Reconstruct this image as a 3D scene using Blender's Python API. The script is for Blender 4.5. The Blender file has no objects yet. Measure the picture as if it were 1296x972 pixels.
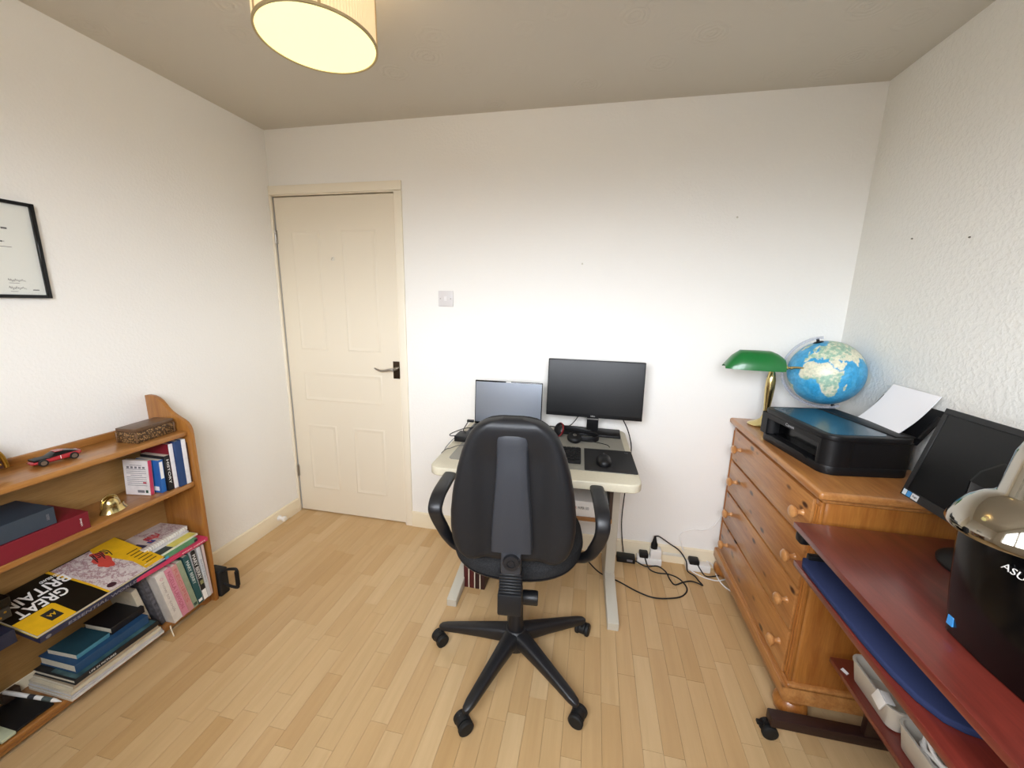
import bpy, bmesh, math, random
import numpy as np
from mathutils import Vector, Matrix, noise
random.seed(7)
SC = bpy.context.scene
COL = SC.collection
PI = math.pi

# ------------------------------------------------------------------ camera
CAM_P = (1.8934, -2.1218, 1.4056)
YAW, PITCH, ROLL, FPX = 0.2011, -0.2017, -0.0200, 497.463
cR = Matrix.Rotation(YAW, 3, 'Z') @ Matrix.Rotation(PITCH, 3, 'X') @ Matrix.Rotation(ROLL, 3, 'Y')
cd = bpy.data.cameras.new('camera')
cam = bpy.data.objects.new('camera', cd)
COL.objects.link(cam)
mm = Matrix((cR.col[0], cR.col[2], -cR.col[1])).transposed().to_4x4()
mm.translation = CAM_P
cam.matrix_world = mm
cd.sensor_fit = 'HORIZONTAL'
cd.sensor_width = 36.0
cd.lens = FPX / 1296 * 36.0
cd.clip_start = 0.02
SC.camera = cam

# ------------------------------------------------------------------ room size and light
W, H, YN = 3.032, 2.339, -2.38
WX0, WX1, WZ0, WZ1 = 0.95, 2.45, 1.16, 2.12      # window behind the camera
SKY, GROUND, EXPOSURE, LAMP_W = 14.5, 1.9, 0.74, 1.9

wd = bpy.data.worlds.new('overcast_sky')
SC.world = wd
wd.use_nodes = True
nt = wd.node_tree
nt.nodes.clear()
no = nt.nodes.new('ShaderNodeOutputWorld')
bg = nt.nodes.new('ShaderNodeBackground')
tc = nt.nodes.new('ShaderNodeTexCoord')
sx = nt.nodes.new('ShaderNodeSeparateXYZ')
rp = nt.nodes.new('ShaderNodeValToRGB')
rp.color_ramp.elements[0].position = 0.47
rp.color_ramp.elements[0].color = (GROUND / SKY * 1.0, GROUND / SKY * 0.95, GROUND / SKY * 0.92, 1)
rp.color_ramp.elements[1].position = 0.54
rp.color_ramp.elements[1].color = (0.93, 0.98, 1.06, 1)
mp = nt.nodes.new('ShaderNodeMath')
mp.operation = 'MULTIPLY_ADD'
mp.inputs[1].default_value = 0.5
mp.inputs[2].default_value = 0.5
nt.links.new(tc.outputs['Generated'], sx.inputs[0])
nt.links.new(sx.outputs['Z'], mp.inputs[0])
nt.links.new(mp.outputs[0], rp.inputs[0])
nt.links.new(rp.outputs[0], bg.inputs[0])
bg.inputs[1].default_value = SKY
nt.links.new(bg.outputs[0], no.inputs[0])

pl = bpy.data.lights.new('window_portal', 'AREA')
pl.shape = 'RECTANGLE'
pl.size, pl.size_y = WX1 - WX0, WZ1 - WZ0
pl.cycles.is_portal = True
po = bpy.data.objects.new('window_portal', pl)
COL.objects.link(po)
po.location = ((WX0 + WX1) / 2, YN - 0.02, (WZ0 + WZ1) / 2)
po.rotation_euler = (PI / 2, 0, 0)          # -Z of the lamp points to +Y, into the room

SC.view_settings.view_transform = 'Standard'
SC.view_settings.look = 'None'
SC.view_settings.exposure = EXPOSURE
SC.view_settings.gamma = 1.0
SC.view_settings.use_curve_mapping = False
SC.cycles.max_bounces = 10
SC.cycles.diffuse_bounces = 6
SC.cycles.sample_clamp_indirect = 6.0
SC.cycles.caustics_reflective = False
SC.cycles.caustics_refractive = False
SC.cycles.use_denoising = True


# ------------------------------------------------------------------ materials
def lin(h):
    r = [int(h[i:i + 2], 16) / 255 for i in (0, 2, 4)]
    return tuple(c / 12.92 if c <= 0.04045 else ((c + 0.055) / 1.055) ** 2.4 for c in r) + (1,)


class NT:
    def __init__(s, name):
        s.m = bpy.data.materials.new(name)
        s.m.use_nodes = True
        s.t = s.m.node_tree
        s.p = s.t.nodes['Principled BSDF']
        s.tc = None

    def n(s, kind, **kw):
        o = s.t.nodes.new('ShaderNode' + kind)
        for k, v in kw.items():
            if k in o.inputs:
                o.inputs[k].default_value = v
            else:
                setattr(o, k, v)
        return o

    def l(s, a, b):
        s.t.links.new(a, b)

    def co(s, scale=(1, 1, 1), rnd=False):
        tc = s.n('TexCoord')
        mp = s.n('Mapping')
        mp.inputs['Scale'].default_value = scale
        s.l(tc.outputs['Object'], mp.inputs['Vector'])
        if rnd:
            oi = s.n('ObjectInfo')
            mu = s.n('Math', operation='MULTIPLY')
            mu.inputs[1].default_value = 37.0
            s.l(oi.outputs['Random'], mu.inputs[0])
            cx = s.n('CombineXYZ')
            for i in range(3):
                s.l(mu.outputs[0], cx.inputs[i])
            s.l(cx.outputs[0], mp.inputs['Location'])
        return mp.outputs[0]

    def ramp(s, fac, stops):
        r = s.n('ValToRGB')
        e = r.color_ramp.elements
        while len(e) < len(stops):
            e.new(0.5)
        for i, (p, c) in enumerate(stops):
            e[i].position = p
            e[i].color = c if len(c) == 4 else tuple(c) + (1,)
        s.l(fac, r.inputs[0])
        return r.outputs[0]

    def noise(s, vec, scale, detail=4, rough=0.55):
        o = s.n('TexNoise')
        o.inputs['Scale'].default_value = scale
        o.inputs['Detail'].default_value = detail
        o.inputs['Roughness'].default_value = rough
        s.l(vec, o.inputs['Vector'])
        return o.outputs[0]

    def mix(s, fac, a, b, mode='MIX'):
        o = s.n('MixRGB', blend_type=mode)
        for i, v in enumerate((fac, a, b)):
            if hasattr(v, 'links') or hasattr(v, 'is_linked'):
                s.l(v, o.inputs[i])
            else:
                o.inputs[i].default_value = v
        return o.outputs[0]

    def bump(s, h, strength, dist=0.002):
        b = s.n('Bump')
        b.inputs['Strength'].default_value = strength
        b.inputs['Distance'].default_value = dist
        s.l(h, b.inputs['Height'])
        s.l(b.outputs[0], s.p.inputs['Normal'])


def mat(name, hexc, rough=0.5, metal=0.0, var=0.0, vscale=8, bump=0.0, bscale=150, bdist=0.001, spec=0.5, coat=0.0):
    k = NT(name)
    c = lin(hexc)
    k.p.inputs['Base Color'].default_value = c
    k.p.inputs['Roughness'].default_value = rough
    k.p.inputs['Metallic'].default_value = metal
    k.p.inputs['Specular IOR Level'].default_value = spec
    k.p.inputs['Coat Weight'].default_value = coat
    if var > 0:
        f = k.noise(k.co(), vscale)
        a = tuple(x * (1 - var) for x in c[:3])
        b = tuple(min(1, x * (1 + var)) for x in c[:3])
        k.l(k.ramp(f, [(0.3, a), (0.7, b)]), k.p.inputs['Base Color'])
    if bump > 0:
        k.bump(k.noise(k.co(), bscale, 3), bump, bdist)
    return k.m


def wood(name, c1, c2, axis='y', rough=0.38, knots=False, rnd=False, scale=1.0, coat=0.0, dark=None, spec=0.5, ksc=None):
    k = NT(name)
    st = {'x': (1.2, 14, 14), 'y': (14, 1.2, 14), 'z': (14, 14, 1.2)}[axis]
    v = k.co(tuple(a * scale for a in st), rnd)
    f = k.noise(v, 2.2, 6, 0.62)
    col = k.ramp(f, [(0.28, lin(c1)), (0.72, lin(c2))])
    g = k.noise(k.co(tuple(a * scale * 5 for a in st), rnd), 3.0, 2)
    col = k.mix(0.16, col, k.ramp(g, [(0.35, (0.1, 0.06, 0.03)), (0.65, (1, 1, 1))]), 'MULTIPLY')
    if knots:
        vo = k.n('TexVoronoi')
        vo.inputs['Scale'].default_value = 1.0
        sk = ksc or {'x': (7, 16, 16), 'y': (9, 6, 9), 'z': (9, 9, 6)}[axis]
        k.l(k.co(sk), vo.inputs['Vector'])
        m1 = k.ramp(vo.outputs['Distance'], [(0.10, (1, 1, 1)), (0.21, (0, 0, 0))])
        sp = k.n('SeparateXYZ')
        k.l(vo.outputs['Color'], sp.inputs[0])
        m2 = k.ramp(sp.outputs[0], [(0.52, (0, 0, 0)), (0.56, (1, 1, 1))])
        mk = k.mix(1.0, m1, m2, 'MULTIPLY')
        col = k.mix(mk, col, lin(dark or '3c1a08'))
    k.l(col, k.p.inputs['Base Color'])
    k.p.inputs['Roughness'].default_value = rough
    k.p.inputs['Coat Weight'].default_value = coat
    k.p.inputs['Coat Roughness'].default_value = 0.2
    k.p.inputs['Specular IOR Level'].default_value = spec
    k.bump(f, 0.06, 0.001)
    return k.m


def plaster(name, hexc, scale, strength, dist, rough=0.85):
    k = NT(name)
    k.p.inputs['Base Color'].default_value = lin(hexc)
    k.p.inputs['Roughness'].default_value = rough
    k.p.inputs['Specular IOR Level'].default_value = 0.25
    v = k.co()
    a = k.noise(v, scale, 3, 0.5)
    b = k.ramp(a, [(0.42, (0, 0, 0)), (0.62, (1, 1, 1))])
    k.bump(b, strength, dist)
    return k.m


def artex():
    k = NT('artex_ceiling')
    k.p.inputs['Base Color'].default_value = lin('cfc9bd')
    k.p.inputs['Roughness'].default_value = 0.9
    k.p.inputs['Specular IOR Level'].default_value = 0.15
    v = k.co()
    vo = k.n('TexVoronoi')
    vo.inputs['Scale'].default_value = 5.0
    k.l(v, vo.inputs['Vector'])
    m = k.n('Math', operation='MULTIPLY')
    m.inputs[1].default_value = 70
    k.l(vo.outputs['Distance'], m.inputs[0])
    nz = k.noise(v, 30, 3)
    ad = k.n('Math', operation='MULTIPLY_ADD')
    ad.inputs[1].default_value = 9
    k.l(nz, ad.inputs[0])
    k.l(m.outputs[0], ad.inputs[2])
    s = k.n('Math', operation='SINE')
    k.l(ad.outputs[0], s.inputs[0])
    fade = k.ramp(vo.outputs['Distance'], [(0.1, (1, 1, 1)), (0.42, (0, 0, 0))])
    h = k.mix(1.0, s.outputs[0], fade, 'MULTIPLY')
    k.bump(h, 0.35, 0.003)
    return k.m


def emis(name, hexc, strength):
    k = NT(name)
    k.p.inputs['Base Color'].default_value = lin(hexc)
    k.p.inputs['Emission Color'].default_value = lin(hexc)
    k.p.inputs['Emission Strength'].default_value = strength
    k.p.inputs['Roughness'].default_value = 0.8
    return k.m


def clear(name, hexc, alpha, rough=0.1):
    k = NT(name)
    k.p.inputs['Base Color'].default_value = lin(hexc)
    k.p.inputs['Alpha'].default_value = alpha
    k.p.inputs['Roughness'].default_value = rough
    return k.m


M = {}
M['wall'] = plaster('painted_textured_wallpaper', 'f0eee9', 90, 0.16, 0.003)
M['wall_right'] = plaster('painted_blown_wallpaper', 'eae9e3', 62, 0.26, 0.005)
M['ceiling'] = artex()
M['gloss'] = mat('cream_gloss_paint', 'efe6d3', 0.35, bump=0.05, bscale=40)
M['skirting'] = mat('skirting_gloss_paint', 'e9dcc0', 0.4)
M['door'] = mat('cream_door_paint', 'e6dcc8', 0.42, bump=0.08, bscale=220)
M['white'] = mat('white_plastic', 'eceae6', 0.35)
M['offwhite'] = mat('off_white_plastic', 'dcd8cc', 0.45)
M['black'] = mat('black_plastic', '0e0e10', 0.45, bump=0.1, bscale=500, spec=0.35)
M['blackgloss'] = mat('gloss_black_plastic', '070708', 0.16, spec=0.35)
M['blackrub'] = mat('black_rubber', '0d0d0e', 0.65)
M['chair'] = mat('grained_black_chair_plastic', '141518', 0.5, bump=0.25, bscale=420, bdist=0.001, spec=0.4)
M['chair_lite'] = mat('grained_charcoal_spine_plastic', '2b2d32', 0.52, bump=0.25, bscale=420, bdist=0.001)
M['chair_base'] = mat('black_nylon', '17171a', 0.42)
M['fabric'] = mat('charcoal_seat_fabric', '2a2a2b', 0.95, var=0.45, vscale=260, bump=0.5, bscale=300, spec=0.1)
M['chrome'] = mat('polished_chrome', 'a59f94', 0.06, 1.0)
M['nickel'] = mat('dark_nickel', '6d665c', 0.2, 1.0)
M['steel'] = mat('satin_steel', 'b8b4ae', 0.3, 1.0)
M['brass'] = mat('polished_brass', 'd6c288', 0.2, 1.0)
M['gold'] = mat('old_gold', 'b08a3a', 0.3, 1.0)
M['pine_y'] = wood('orange_pine_y', '9c602f', 'c48c50', 'y', 0.32, True, coat=0.3)
M['pine_front'] = wood('orange_pine_front', '9c602f', 'c48c50', 'y', 0.32, True, coat=0.3, ksc=(1.3, 8, 17))
M['pine_z'] = wood('orange_pine_z', '945521', 'b87a38', 'z', 0.34, True, coat=0.3)
M['pine_x'] = wood('orange_pine_x', 'a3601d', 'cc8a3a', 'x', 0.34, True, coat=0.3)
M['knob'] = wood('turned_pine_knob', 'b0743c', 'd29c64', 'x', 0.28, coat=0.5)
M['shelf_y'] = wood('bookcase_pine_y', '8f5a26', 'b78145', 'y', 0.3, coat=0.35)
M['shelf_z'] = wood('bookcase_pine_z', '8f5722', 'b27a3b', 'z', 0.32, coat=0.3)
M['shelf_back'] = wood('bookcase_back_ply', '9c7440', 'ad8650', 'y', 0.5)
M['mahog'] = wood('red_mahogany_foil', '571e17', '7c3026', 'y', 0.36, coat=0.7)
M['mahog_edge'] = wood('mahogany_edge', '3a1612', '5a2a22', 'y', 0.4)
M['darkwood'] = wood('dark_mahogany_bar', '1f0f0d', '341c17', 'x', 0.45)
M['beige'] = mat('beige_laminate', 'c8c0aa', 0.45, var=0.04, vscale=120)
M['beige_leg'] = mat('beige_painted_steel', 'bdb7a8', 0.5)
M['grey_mat'] = mat('grey_desk_pad', '8d8a80', 0.5)
M['brown'] = mat('orange_brown_edge', '9a6a3c', 0.5)
M['screen'] = mat('matte_black_screen', '060607', 0.3, spec=0.3)
M['lapscreen'] = mat('window_glare_screen', '9096a0', 0.3, metal=0.75)  # pale metallic colour stands in for the window's reflection in the screen
M['glassgreen'] = mat('green_cased_glass', '0d6a2e', 0.3, coat=0.3)
M['mapwhite'] = mat('paper_white', 'f0eff2', 0.75)
M['paper'] = mat('book_pages', 'ddd5c2', 0.85, var=0.08, vscale=200)
M['navy'] = mat('navy_felt', '2c3454', 0.95, bump=0.3, bscale=300, spec=0.1)
M['bin'] = mat('grey_white_basket_plastic', 'c4beb2', 0.5, bump=0.2, bscale=120)
M['maroon'] = mat('maroon_leather_cloth', '4c1418', 0.5)
M['cream'] = mat('cream_card', 'e6dcc6', 0.7)
M['red'] = mat('red_binder', '761626', 0.45, var=0.1)
M['slate'] = mat('slate_blue_binder', '333e4a', 0.5, var=0.12)
M['carred'] = mat('toy_car_red', 'a31f28', 0.25, coat=0.6)
M['glossblue'] = mat('tinted_scanner_lid', '24485a', 0.24, coat=0.2)
M['lampcloth'] = emis('lit_lamp_pleats', 'f2dcae', 0.31)
M['seamcloth'] = emis('lit_lamp_seam', 'a98f66', 0.22)
M['diffuser'] = emis('lit_lamp_diffuser', 'fefcb8', 0.60)
M['braid'] = mat('shade_braid', 'b9a67c', 0.8)
M['clearblue'] = clear('smoky_clear_plastic', 'b4b9c8', 0.38, 0.12)
M['glass'] = clear('picture_glass', 'ffffff', 0.06, 0.02)
M['pane'] = clear('window_pane', 'ffffff', 0.04, 0.02)
M['ink'] = mat('black_ink', '1b1a1c', 0.7)
M['inkgrey'] = mat('grey_ink', '77757a', 0.7)
M['inkwhite'] = mat('white_ink', 'f0eeea', 0.6)
M['certpaper'] = mat('certificate_paper', 'dfe0d8', 0.8)
M['stickblue'] = mat('blue_sticker', '3f8fd0', 0.4)


def cmat(hexc, rough=0.5, var=0.08, _c={}):
    if (hexc, rough) not in _c:
        _c[(hexc, rough)] = mat('cover_' + hexc, hexc, rough, var=var, vscale=40)
    return _c[(hexc, rough)]


# ------------------------------------------------------------------ objects, parts, shapes
def root_of(o):
    while o.parent:
        o = o.parent
    return o


def rmat(o):
    r = root_of(o)
    return Matrix.Translation(r.location) @ r.rotation_euler.to_matrix().to_4x4()


def tag(o, label, cat, group=None, kind=None):
    if label:
        o['label'] = label
    if cat:
        o['category'] = cat
    if group:
        o['group'] = group
    if kind:
        o['kind'] = kind
    return o


def thing(name, label, cat, loc=(0, 0, 0), rz=0.0, group=None):
    o = bpy.data.objects.new(name, None)
    COL.objects.link(o)
    o.empty_display_size = 0.05
    o.location = loc
    o.rotation_euler = (0, 0, rz)
    return tag(o, label, cat, group)


class B:
    def __init__(s):
        s.v, s.f, s.mi, s.mats, s.cur = [], [], [], [], 0

    def add(s, vs, fs):
        n = len(s.v)
        s.v += [tuple(p) for p in vs]
        s.f += [tuple(i + n for i in f) for f in fs]
        s.mi += [s.cur] * len(fs)
        return s

    def bm(s, bm):
        bm.verts.index_update()
        s.add([v.co[:] for v in bm.verts], [[v.index for v in f.verts] for f in bm.faces])
        bm.free()
        return s

    def box(s, a, b, bev=0.0, seg=2, m=None):
        x0, y0, z0 = a
        x1, y1, z1 = b
        vs = [(x0, y0, z0), (x1, y0, z0), (x1, y1, z0), (x0, y1, z0), (x0, y0, z1), (x1, y0, z1), (x1, y1, z1), (x0, y1, z1)]
        fs = [(0, 3, 2, 1), (4, 5, 6, 7), (0, 1, 5, 4), (1, 2, 6, 5), (2, 3, 7, 6), (3, 0, 4, 7)]
        if m is not None:
            vs = [m @ Vector(p) for p in vs]
        if bev <= 0:
            return s.add(vs, fs)
        bm = bmesh.new()
        bv = [bm.verts.new(p) for p in vs]
        for f in fs:
            bm.faces.new([bv[i] for i in f])
        bmesh.ops.bevel(bm, geom=list(bm.edges), offset=bev, segments=seg, affect='EDGES', profile=0.5)
        return s.bm(bm)

    def prism(s, poly, axis, a, b, bev=0.0, seg=2, m=None):
        """poly: 2D points; axis 'x': (y,z), 'y': (x,z), 'z': (x,y)"""
        def P(p, t):
            return {'x': (t, p[0], p[1]), 'y': (p[0], t, p[1]), 'z': (p[0], p[1], t)}[axis]
        n = len(poly)
        vs = [P(p, a) for p in poly] + [P(p, b) for p in poly]
        if m is not None:
            vs = [m @ Vector(p) for p in vs]
        bm = bmesh.new()
        bv = [bm.verts.new(p) for p in vs]
        bm.faces.new(bv[:n])
        bm.faces.new(bv[n:][::-1])
        sides = []
        for i in range(n):
            j = (i + 1) % n
            sides.append(bm.faces.new((bv[i], bv[i + n], bv[j + n], bv[j])))
        bmesh.ops.recalc_face_normals(bm, faces=bm.faces)
        if bev > 0:
            es = [e for e in bm.edges if (e.verts[0].index < n) == (e.verts[1].index < n)] if False else None
            bm.verts.index_update()
            es = [e for e in bm.edges if (e.verts[0].index < n) == (e.verts[1].index < n)]
            bmesh.ops.bevel(bm, geom=es, offset=bev, segments=seg, affect='EDGES', profile=0.5)
        return s.bm(bm)

    def loft(s, rings, cap=True, closed=True):
        n = len(rings[0])
        vs = [p for r in rings for p in r]
        fs = []
        for i in range(len(rings) - 1):
            for j in range(n if closed else n - 1):
                k = (j + 1) % n
                fs.append((i * n + j, i * n + k, (i + 1) * n + k, (i + 1) * n + j))
        if cap:
            fs.append(tuple(range(n))[::-1])
            fs.append(tuple(range((len(rings) - 1) * n, len(rings) * n)))
        return s.add(vs, fs)

    def lathe(s, prof, c=(0, 0, 0), axis=(0, 0, 1), n=24, cap=True, sc=(1, 1)):
        """prof: (radius, height) pairs along axis from c"""
        ax = Vector(axis).normalized()
        u = ax.orthogonal().normalized() if abs(ax.z) < 0.99 else Vector((1, 0, 0))
        w = ax.cross(u)
        c = Vector(c)
        rings = []
        for r, h in prof:
            r = max(r, 1e-5)
            rings.append([c + ax * h + u * (r * math.cos(2 * PI * i / n) * sc[0]) + w * (r * math.sin(2 * PI * i / n) * sc[1]) for i in range(n)])
        return s.loft(rings, cap)

    def cyl(s, p0, p1, r0, r1=None, n=20, bev=0.0):
        p0, p1 = Vector(p0), Vector(p1)
        L = (p1 - p0).length
        r1 = r0 if r1 is None else r1
        if bev > 0:
            pr = [(r0 - bev, 0), (r0 - bev * .3, bev * .3), (r0, bev), (r1, L - bev), (r1 - bev * .3, L - bev * .3), (r1 - bev, L)]
        else:
            pr = [(r0, 0), (r1, L)]
        return s.lathe(pr, p0, p1 - p0, n)

    def sphere(s, c, r, n=20, sc=(1, 1, 1)):
        rings = []
        k = n // 2
        for i in range(k + 1):
            t = PI * i / k
            rr = max(math.sin(t), 1e-4) * r
            rings.append([(c[0] + rr * math.cos(2 * PI * j / n) * sc[0], c[1] + rr * math.sin(2 * PI * j / n) * sc[1], c[2] - math.cos(t) * r * sc[2]) for j in range(n)])
        return s.loft(rings)

    def tube(s, pts, r, n=8, smooth=4, cap=True):
        P = [Vector(p) for p in pts]
        if smooth > 1 and len(P) > 2:
            Q = []
            for i in range(len(P) - 1):
                a, b, c, d = P[max(i - 1, 0)], P[i], P[i + 1], P[min(i + 2, len(P) - 1)]
                for k in range(smooth):
                    t = k / smooth
                    Q.append(0.5 * ((2 * b) + (c - a) * t + (2 * a - 5 * b + 4 * c - d) * t * t + (3 * b - a - 3 * c + d) * t ** 3))
            Q.append(P[-1])
            P = Q
        rings = []
        up = None
        for i, p in enumerate(P):
            d = (P[min(i + 1, len(P) - 1)] - P[max(i - 1, 0)])
            d = d.normalized() if d.length > 1e-9 else Vector((0, 0, 1))
            if up is None:
                up = d.orthogonal().normalized()
            up = (up - d * up.dot(d))
            up = up.normalized() if up.length > 1e-6 else d.orthogonal().normalized()
            w = d.cross(up)
            rr = r(i / (len(P) - 1)) if callable(r) else r
            rings.append([p + up * (rr * math.cos(2 * PI * j / n)) + w * (rr * math.sin(2 * PI * j / n)) for j in range(n)])
        return s.loft(rings, cap)

    def band(s, pts, side, w, t, smooth=5, rnd=0.3):
        """sweep a rounded rectangle (w along 'side', t across) along pts"""
        P = [Vector(p) for p in pts]
        Q, WW = [], []
        ws = w if isinstance(w, (list, tuple)) else [w] * len(P)
        for i in range(len(P) - 1):
            a, b, c, d = P[max(i - 1, 0)], P[i], P[i + 1], P[min(i + 2, len(P) - 1)]
            for k in range(smooth):
                u = k / smooth
                Q.append(0.5 * ((2 * b) + (c - a) * u + (2 * a - 5 * b + 4 * c - d) * u * u + (3 * b - a - 3 * c + d) * u ** 3))
                WW.append(ws[i] * (1 - u) + ws[i + 1] * u)
        Q.append(P[-1])
        WW.append(ws[-1])
        rings = []
        sd = Vector(side).normalized()
        for i, p in enumerate(Q):
            d = (Q[min(i + 1, len(Q) - 1)] - Q[max(i - 1, 0)]).normalized()
            x = (sd - d * sd.dot(d)).normalized()
            y = d.cross(x)
            ring = []
            for j in range(16):
                a = 2 * PI * j / 16
                ca, sa = math.cos(a), math.sin(a)
                ring.append(p + x * (WW[i] / 2 * math.copysign(abs(ca) ** 0.5, ca)) + y * (t / 2 * math.copysign(abs(sa) ** 0.5, sa)))
            rings.append(ring)
        return s.loft(rings)

    def mat(s, i):
        s.cur = i
        return s

    def done(s, name, mats, parent=None, local=False, at=None, ang=38, label=None, flat=False):
        me = bpy.data.meshes.new(name)
        V = s.v
        if parent is not None and not local:
            mi = rmat(parent).inverted()
            V = [mi @ Vector(p) for p in V]
        elif at is not None and not local:
            V = [Vector(p) - Vector(at) for p in V]
        me.from_pydata([tuple(p) for p in V], [], s.f)
        mats = mats if isinstance(mats, (list, tuple)) else [mats]
        for m in mats:
            me.materials.append(m)
        if len(mats) > 1:
            me.polygons.foreach_set('material_index', s.mi)
        bm = bmesh.new()
        bm.from_mesh(me)
        bmesh.ops.recalc_face_normals(bm, faces=bm.faces)
        bm.to_mesh(me)
        bm.free()
        if not flat:
            me.shade_smooth()
            me.set_sharp_from_angle(angle=math.radians(ang))
        me.update()
        o = bpy.data.objects.new(name, me)
        COL.objects.link(o)
        if parent is not None:
            o.parent = parent
        elif at is not None:
            o.location = at
        if label:
            o['label'] = label
        return o


def struct(name, b, m, ang=30):
    o = b.done(name, m, None, at=(0, 0, 0), ang=ang)
    o['kind'] = 'structure'
    return o


def text(s, m, parent, o, right, up, w=None, h=None, name='lettering', depth=0.0004, shear=0.0, bold=0.0):
    """flat raised lettering; o = centre of the writing (world), fitted into w x h"""
    cu = bpy.data.curves.new('t', 'FONT')
    cu.body = s
    cu.size = 1
    cu.extrude = 0.02
    cu.shear = shear
    cu.offset = bold
    cu.resolution_u = 3
    t = bpy.data.objects.new('t', cu)
    COL.objects.link(t)
    dg = bpy.context.evaluated_depsgraph_get()
    me = bpy.data.meshes.new_from_object(t.evaluated_get(dg))
    bpy.data.objects.remove(t)
    xs = [v.co.x for v in me.vertices]
    ys = [v.co.y for v in me.vertices]
    bw, bh = max(xs) - min(xs), max(ys) - min(ys)
    sx = w / bw if w else h / bh
    sy = h / bh if h else sx
    R, U = Vector(right).normalized(), Vector(up).normalized()
    N = R.cross(U)
    mi = rmat(parent).inverted()
    for v in me.vertices:
        p = Vector(o) + R * ((v.co.x - (max(xs) + min(xs)) / 2) * sx) + U * ((v.co.y - (max(ys) + min(ys)) / 2) * sy) + N * (depth * (0.5 + v.co.z / 0.04))
        v.co = mi @ p
    me.materials.clear()
    me.materials.append(m)
    ob = bpy.data.objects.new(name, me)
    COL.objects.link(ob)
    ob.parent = parent
    return ob


def decal(b, o, right, up, poly, th=0.0003, off=0.0):
    """thin flat print: polygon (u,v) on the plane o, right, up"""
    R, U = Vector(right).normalized(), Vector(up).normalized()
    N = R.cross(U)
    o = Vector(o) + N * off
    n = len(poly)
    vs = [o + R * u + U * v for u, v in poly] + [o + R * u + U * v + N * th for u, v in poly]
    fs = [tuple(range(n))[::-1], tuple(range(n, 2 * n))] + [(i, (i + 1) % n, (i + 1) % n + n, i + n) for i in range(n)]
    return b.add(vs, fs)


def rect(u0, v0, u1, v1):
    return [(u0, v0), (u1, v0), (u1, v1), (u0, v1)]


def rrect(x0, y0, x1, y1, r, n=5):
    out = []
    for cx, cy, a in ((x1 - r, y1 - r, 0), (x0 + r, y1 - r, 90), (x0 + r, y0 + r, 180), (x1 - r, y0 + r, 270)):
        for i in range(n + 1):
            t = math.radians(a + 90 * i / n)
            out.append((cx + r * math.cos(t), cy + r * math.sin(t)))
    return out


# ================================================================== THE ROOM
T = 0.12
b = B().box((-T, YN - T, -0.05), (W + T, T, -0.009))
floor = struct('floor', b, mat('floor_joint', '6e5334', 0.7))

# laminate strips: every strip that can be picked out is a piece of its own
k = NT('beech_laminate')
v = k.co((20, 1.3, 20), True)
f1 = k.noise(v, 1.6, 5, 0.6)
oi = k.n('ObjectInfo')
tone = k.ramp(oi.outputs['Random'], [(0.0, lin('bf9b69')), (0.15, lin('c6a374')), (0.75, lin('ccac7e')), (1.0, lin('d2b488'))])
gr = k.ramp(f1, [(0.3, (0.80, 0.76, 0.70)), (0.65, (1, 1, 1))])
col = k.mix(0.55, tone, gr, 'MULTIPLY')
k.l(col, k.p.inputs['Base Color'])
k.p.inputs['Roughness'].default_value = 0.36
k.p.inputs['Specular IOR Level'].default_value = 0.45
M['plank'] = k.m

cRi = cR.inverted()


def in_view(p):
    q = cRi @ (Vector(p) - Vector(CAM_P))
    if q.y < 0.1:
        return -1
    u, w_ = 648 + FPX * q.x / q.y, 486 - FPX * q.z / q.y
    return 1 / q.y ** 2 if -30 < u < 1326 and w_ < 1000 else -1


PW = 0.0645
LENS = [0.26, 0.31, 0.36, 0.41]
strips = []
ncol = int(W / PW) + 1
for i in range(ncol):
    x0 = i * PW
    x1 = min(x0 + PW, W)
    y = 0.03 + random.random() * 0.3
    while y > YN:
        L = random.choice(LENS)
        y0, y1 = max(y - L, YN), min(y, 0.03)
        if y1 - y0 > 0.02 and x1 - x0 > 0.01:
            strips.append((x0, x1, y0, y1, L))
        y -= L


def hidden(s):
    cx, cy = (s[0] + s[1]) / 2, (s[2] + s[3]) / 2
    return (cx > 2.68 and cy > -0.82) or cx < 0.19 and cy < -0.85 or (cx > 2.75) or s[3] > 0.005 and False


vis = sorted(strips, key=lambda s: -(in_view(((s[0] + s[1]) / 2, (s[2] + s[3]) / 2, 0)) if not hidden(s) else -1))
share = {}
GAP = 0.0004


def strip_box(bb, x0, x1, y0, y1):
    return bb.box((x0 + GAP, y0 + GAP, -0.009), (x1 - GAP, y1 - GAP, 0.0))


NB = 0
rest = B()
for s in vis:
    vv = in_view(((s[0] + s[1]) / 2, (s[2] + s[3]) / 2, 0))
    if NB < 296 and vv > 0 and not hidden(s):
        w_, h_ = round(s[1] - s[0], 4), round(s[3] - s[2], 4)
        if (w_, h_) not in share:
            o = strip_box(B(), 0, s[1] - s[0], 0, s[3] - s[2]).done('floor_plank', M['plank'], None, at=(0, 0, 0), flat=True)
            share[(w_, h_)] = o.data
        else:
            o = bpy.data.objects.new('floor_plank', share[(w_, h_)])
            COL.objects.link(o)
        o.parent = floor
        o.location = (s[0], s[2], 0)
        NB += 1
    else:
        strip_box(rest, s[0], s[1], s[2], s[3])
o = rest.done('remaining_planks', M['plank'], floor, flat=True)
o['kind'] = 'stuff'

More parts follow.
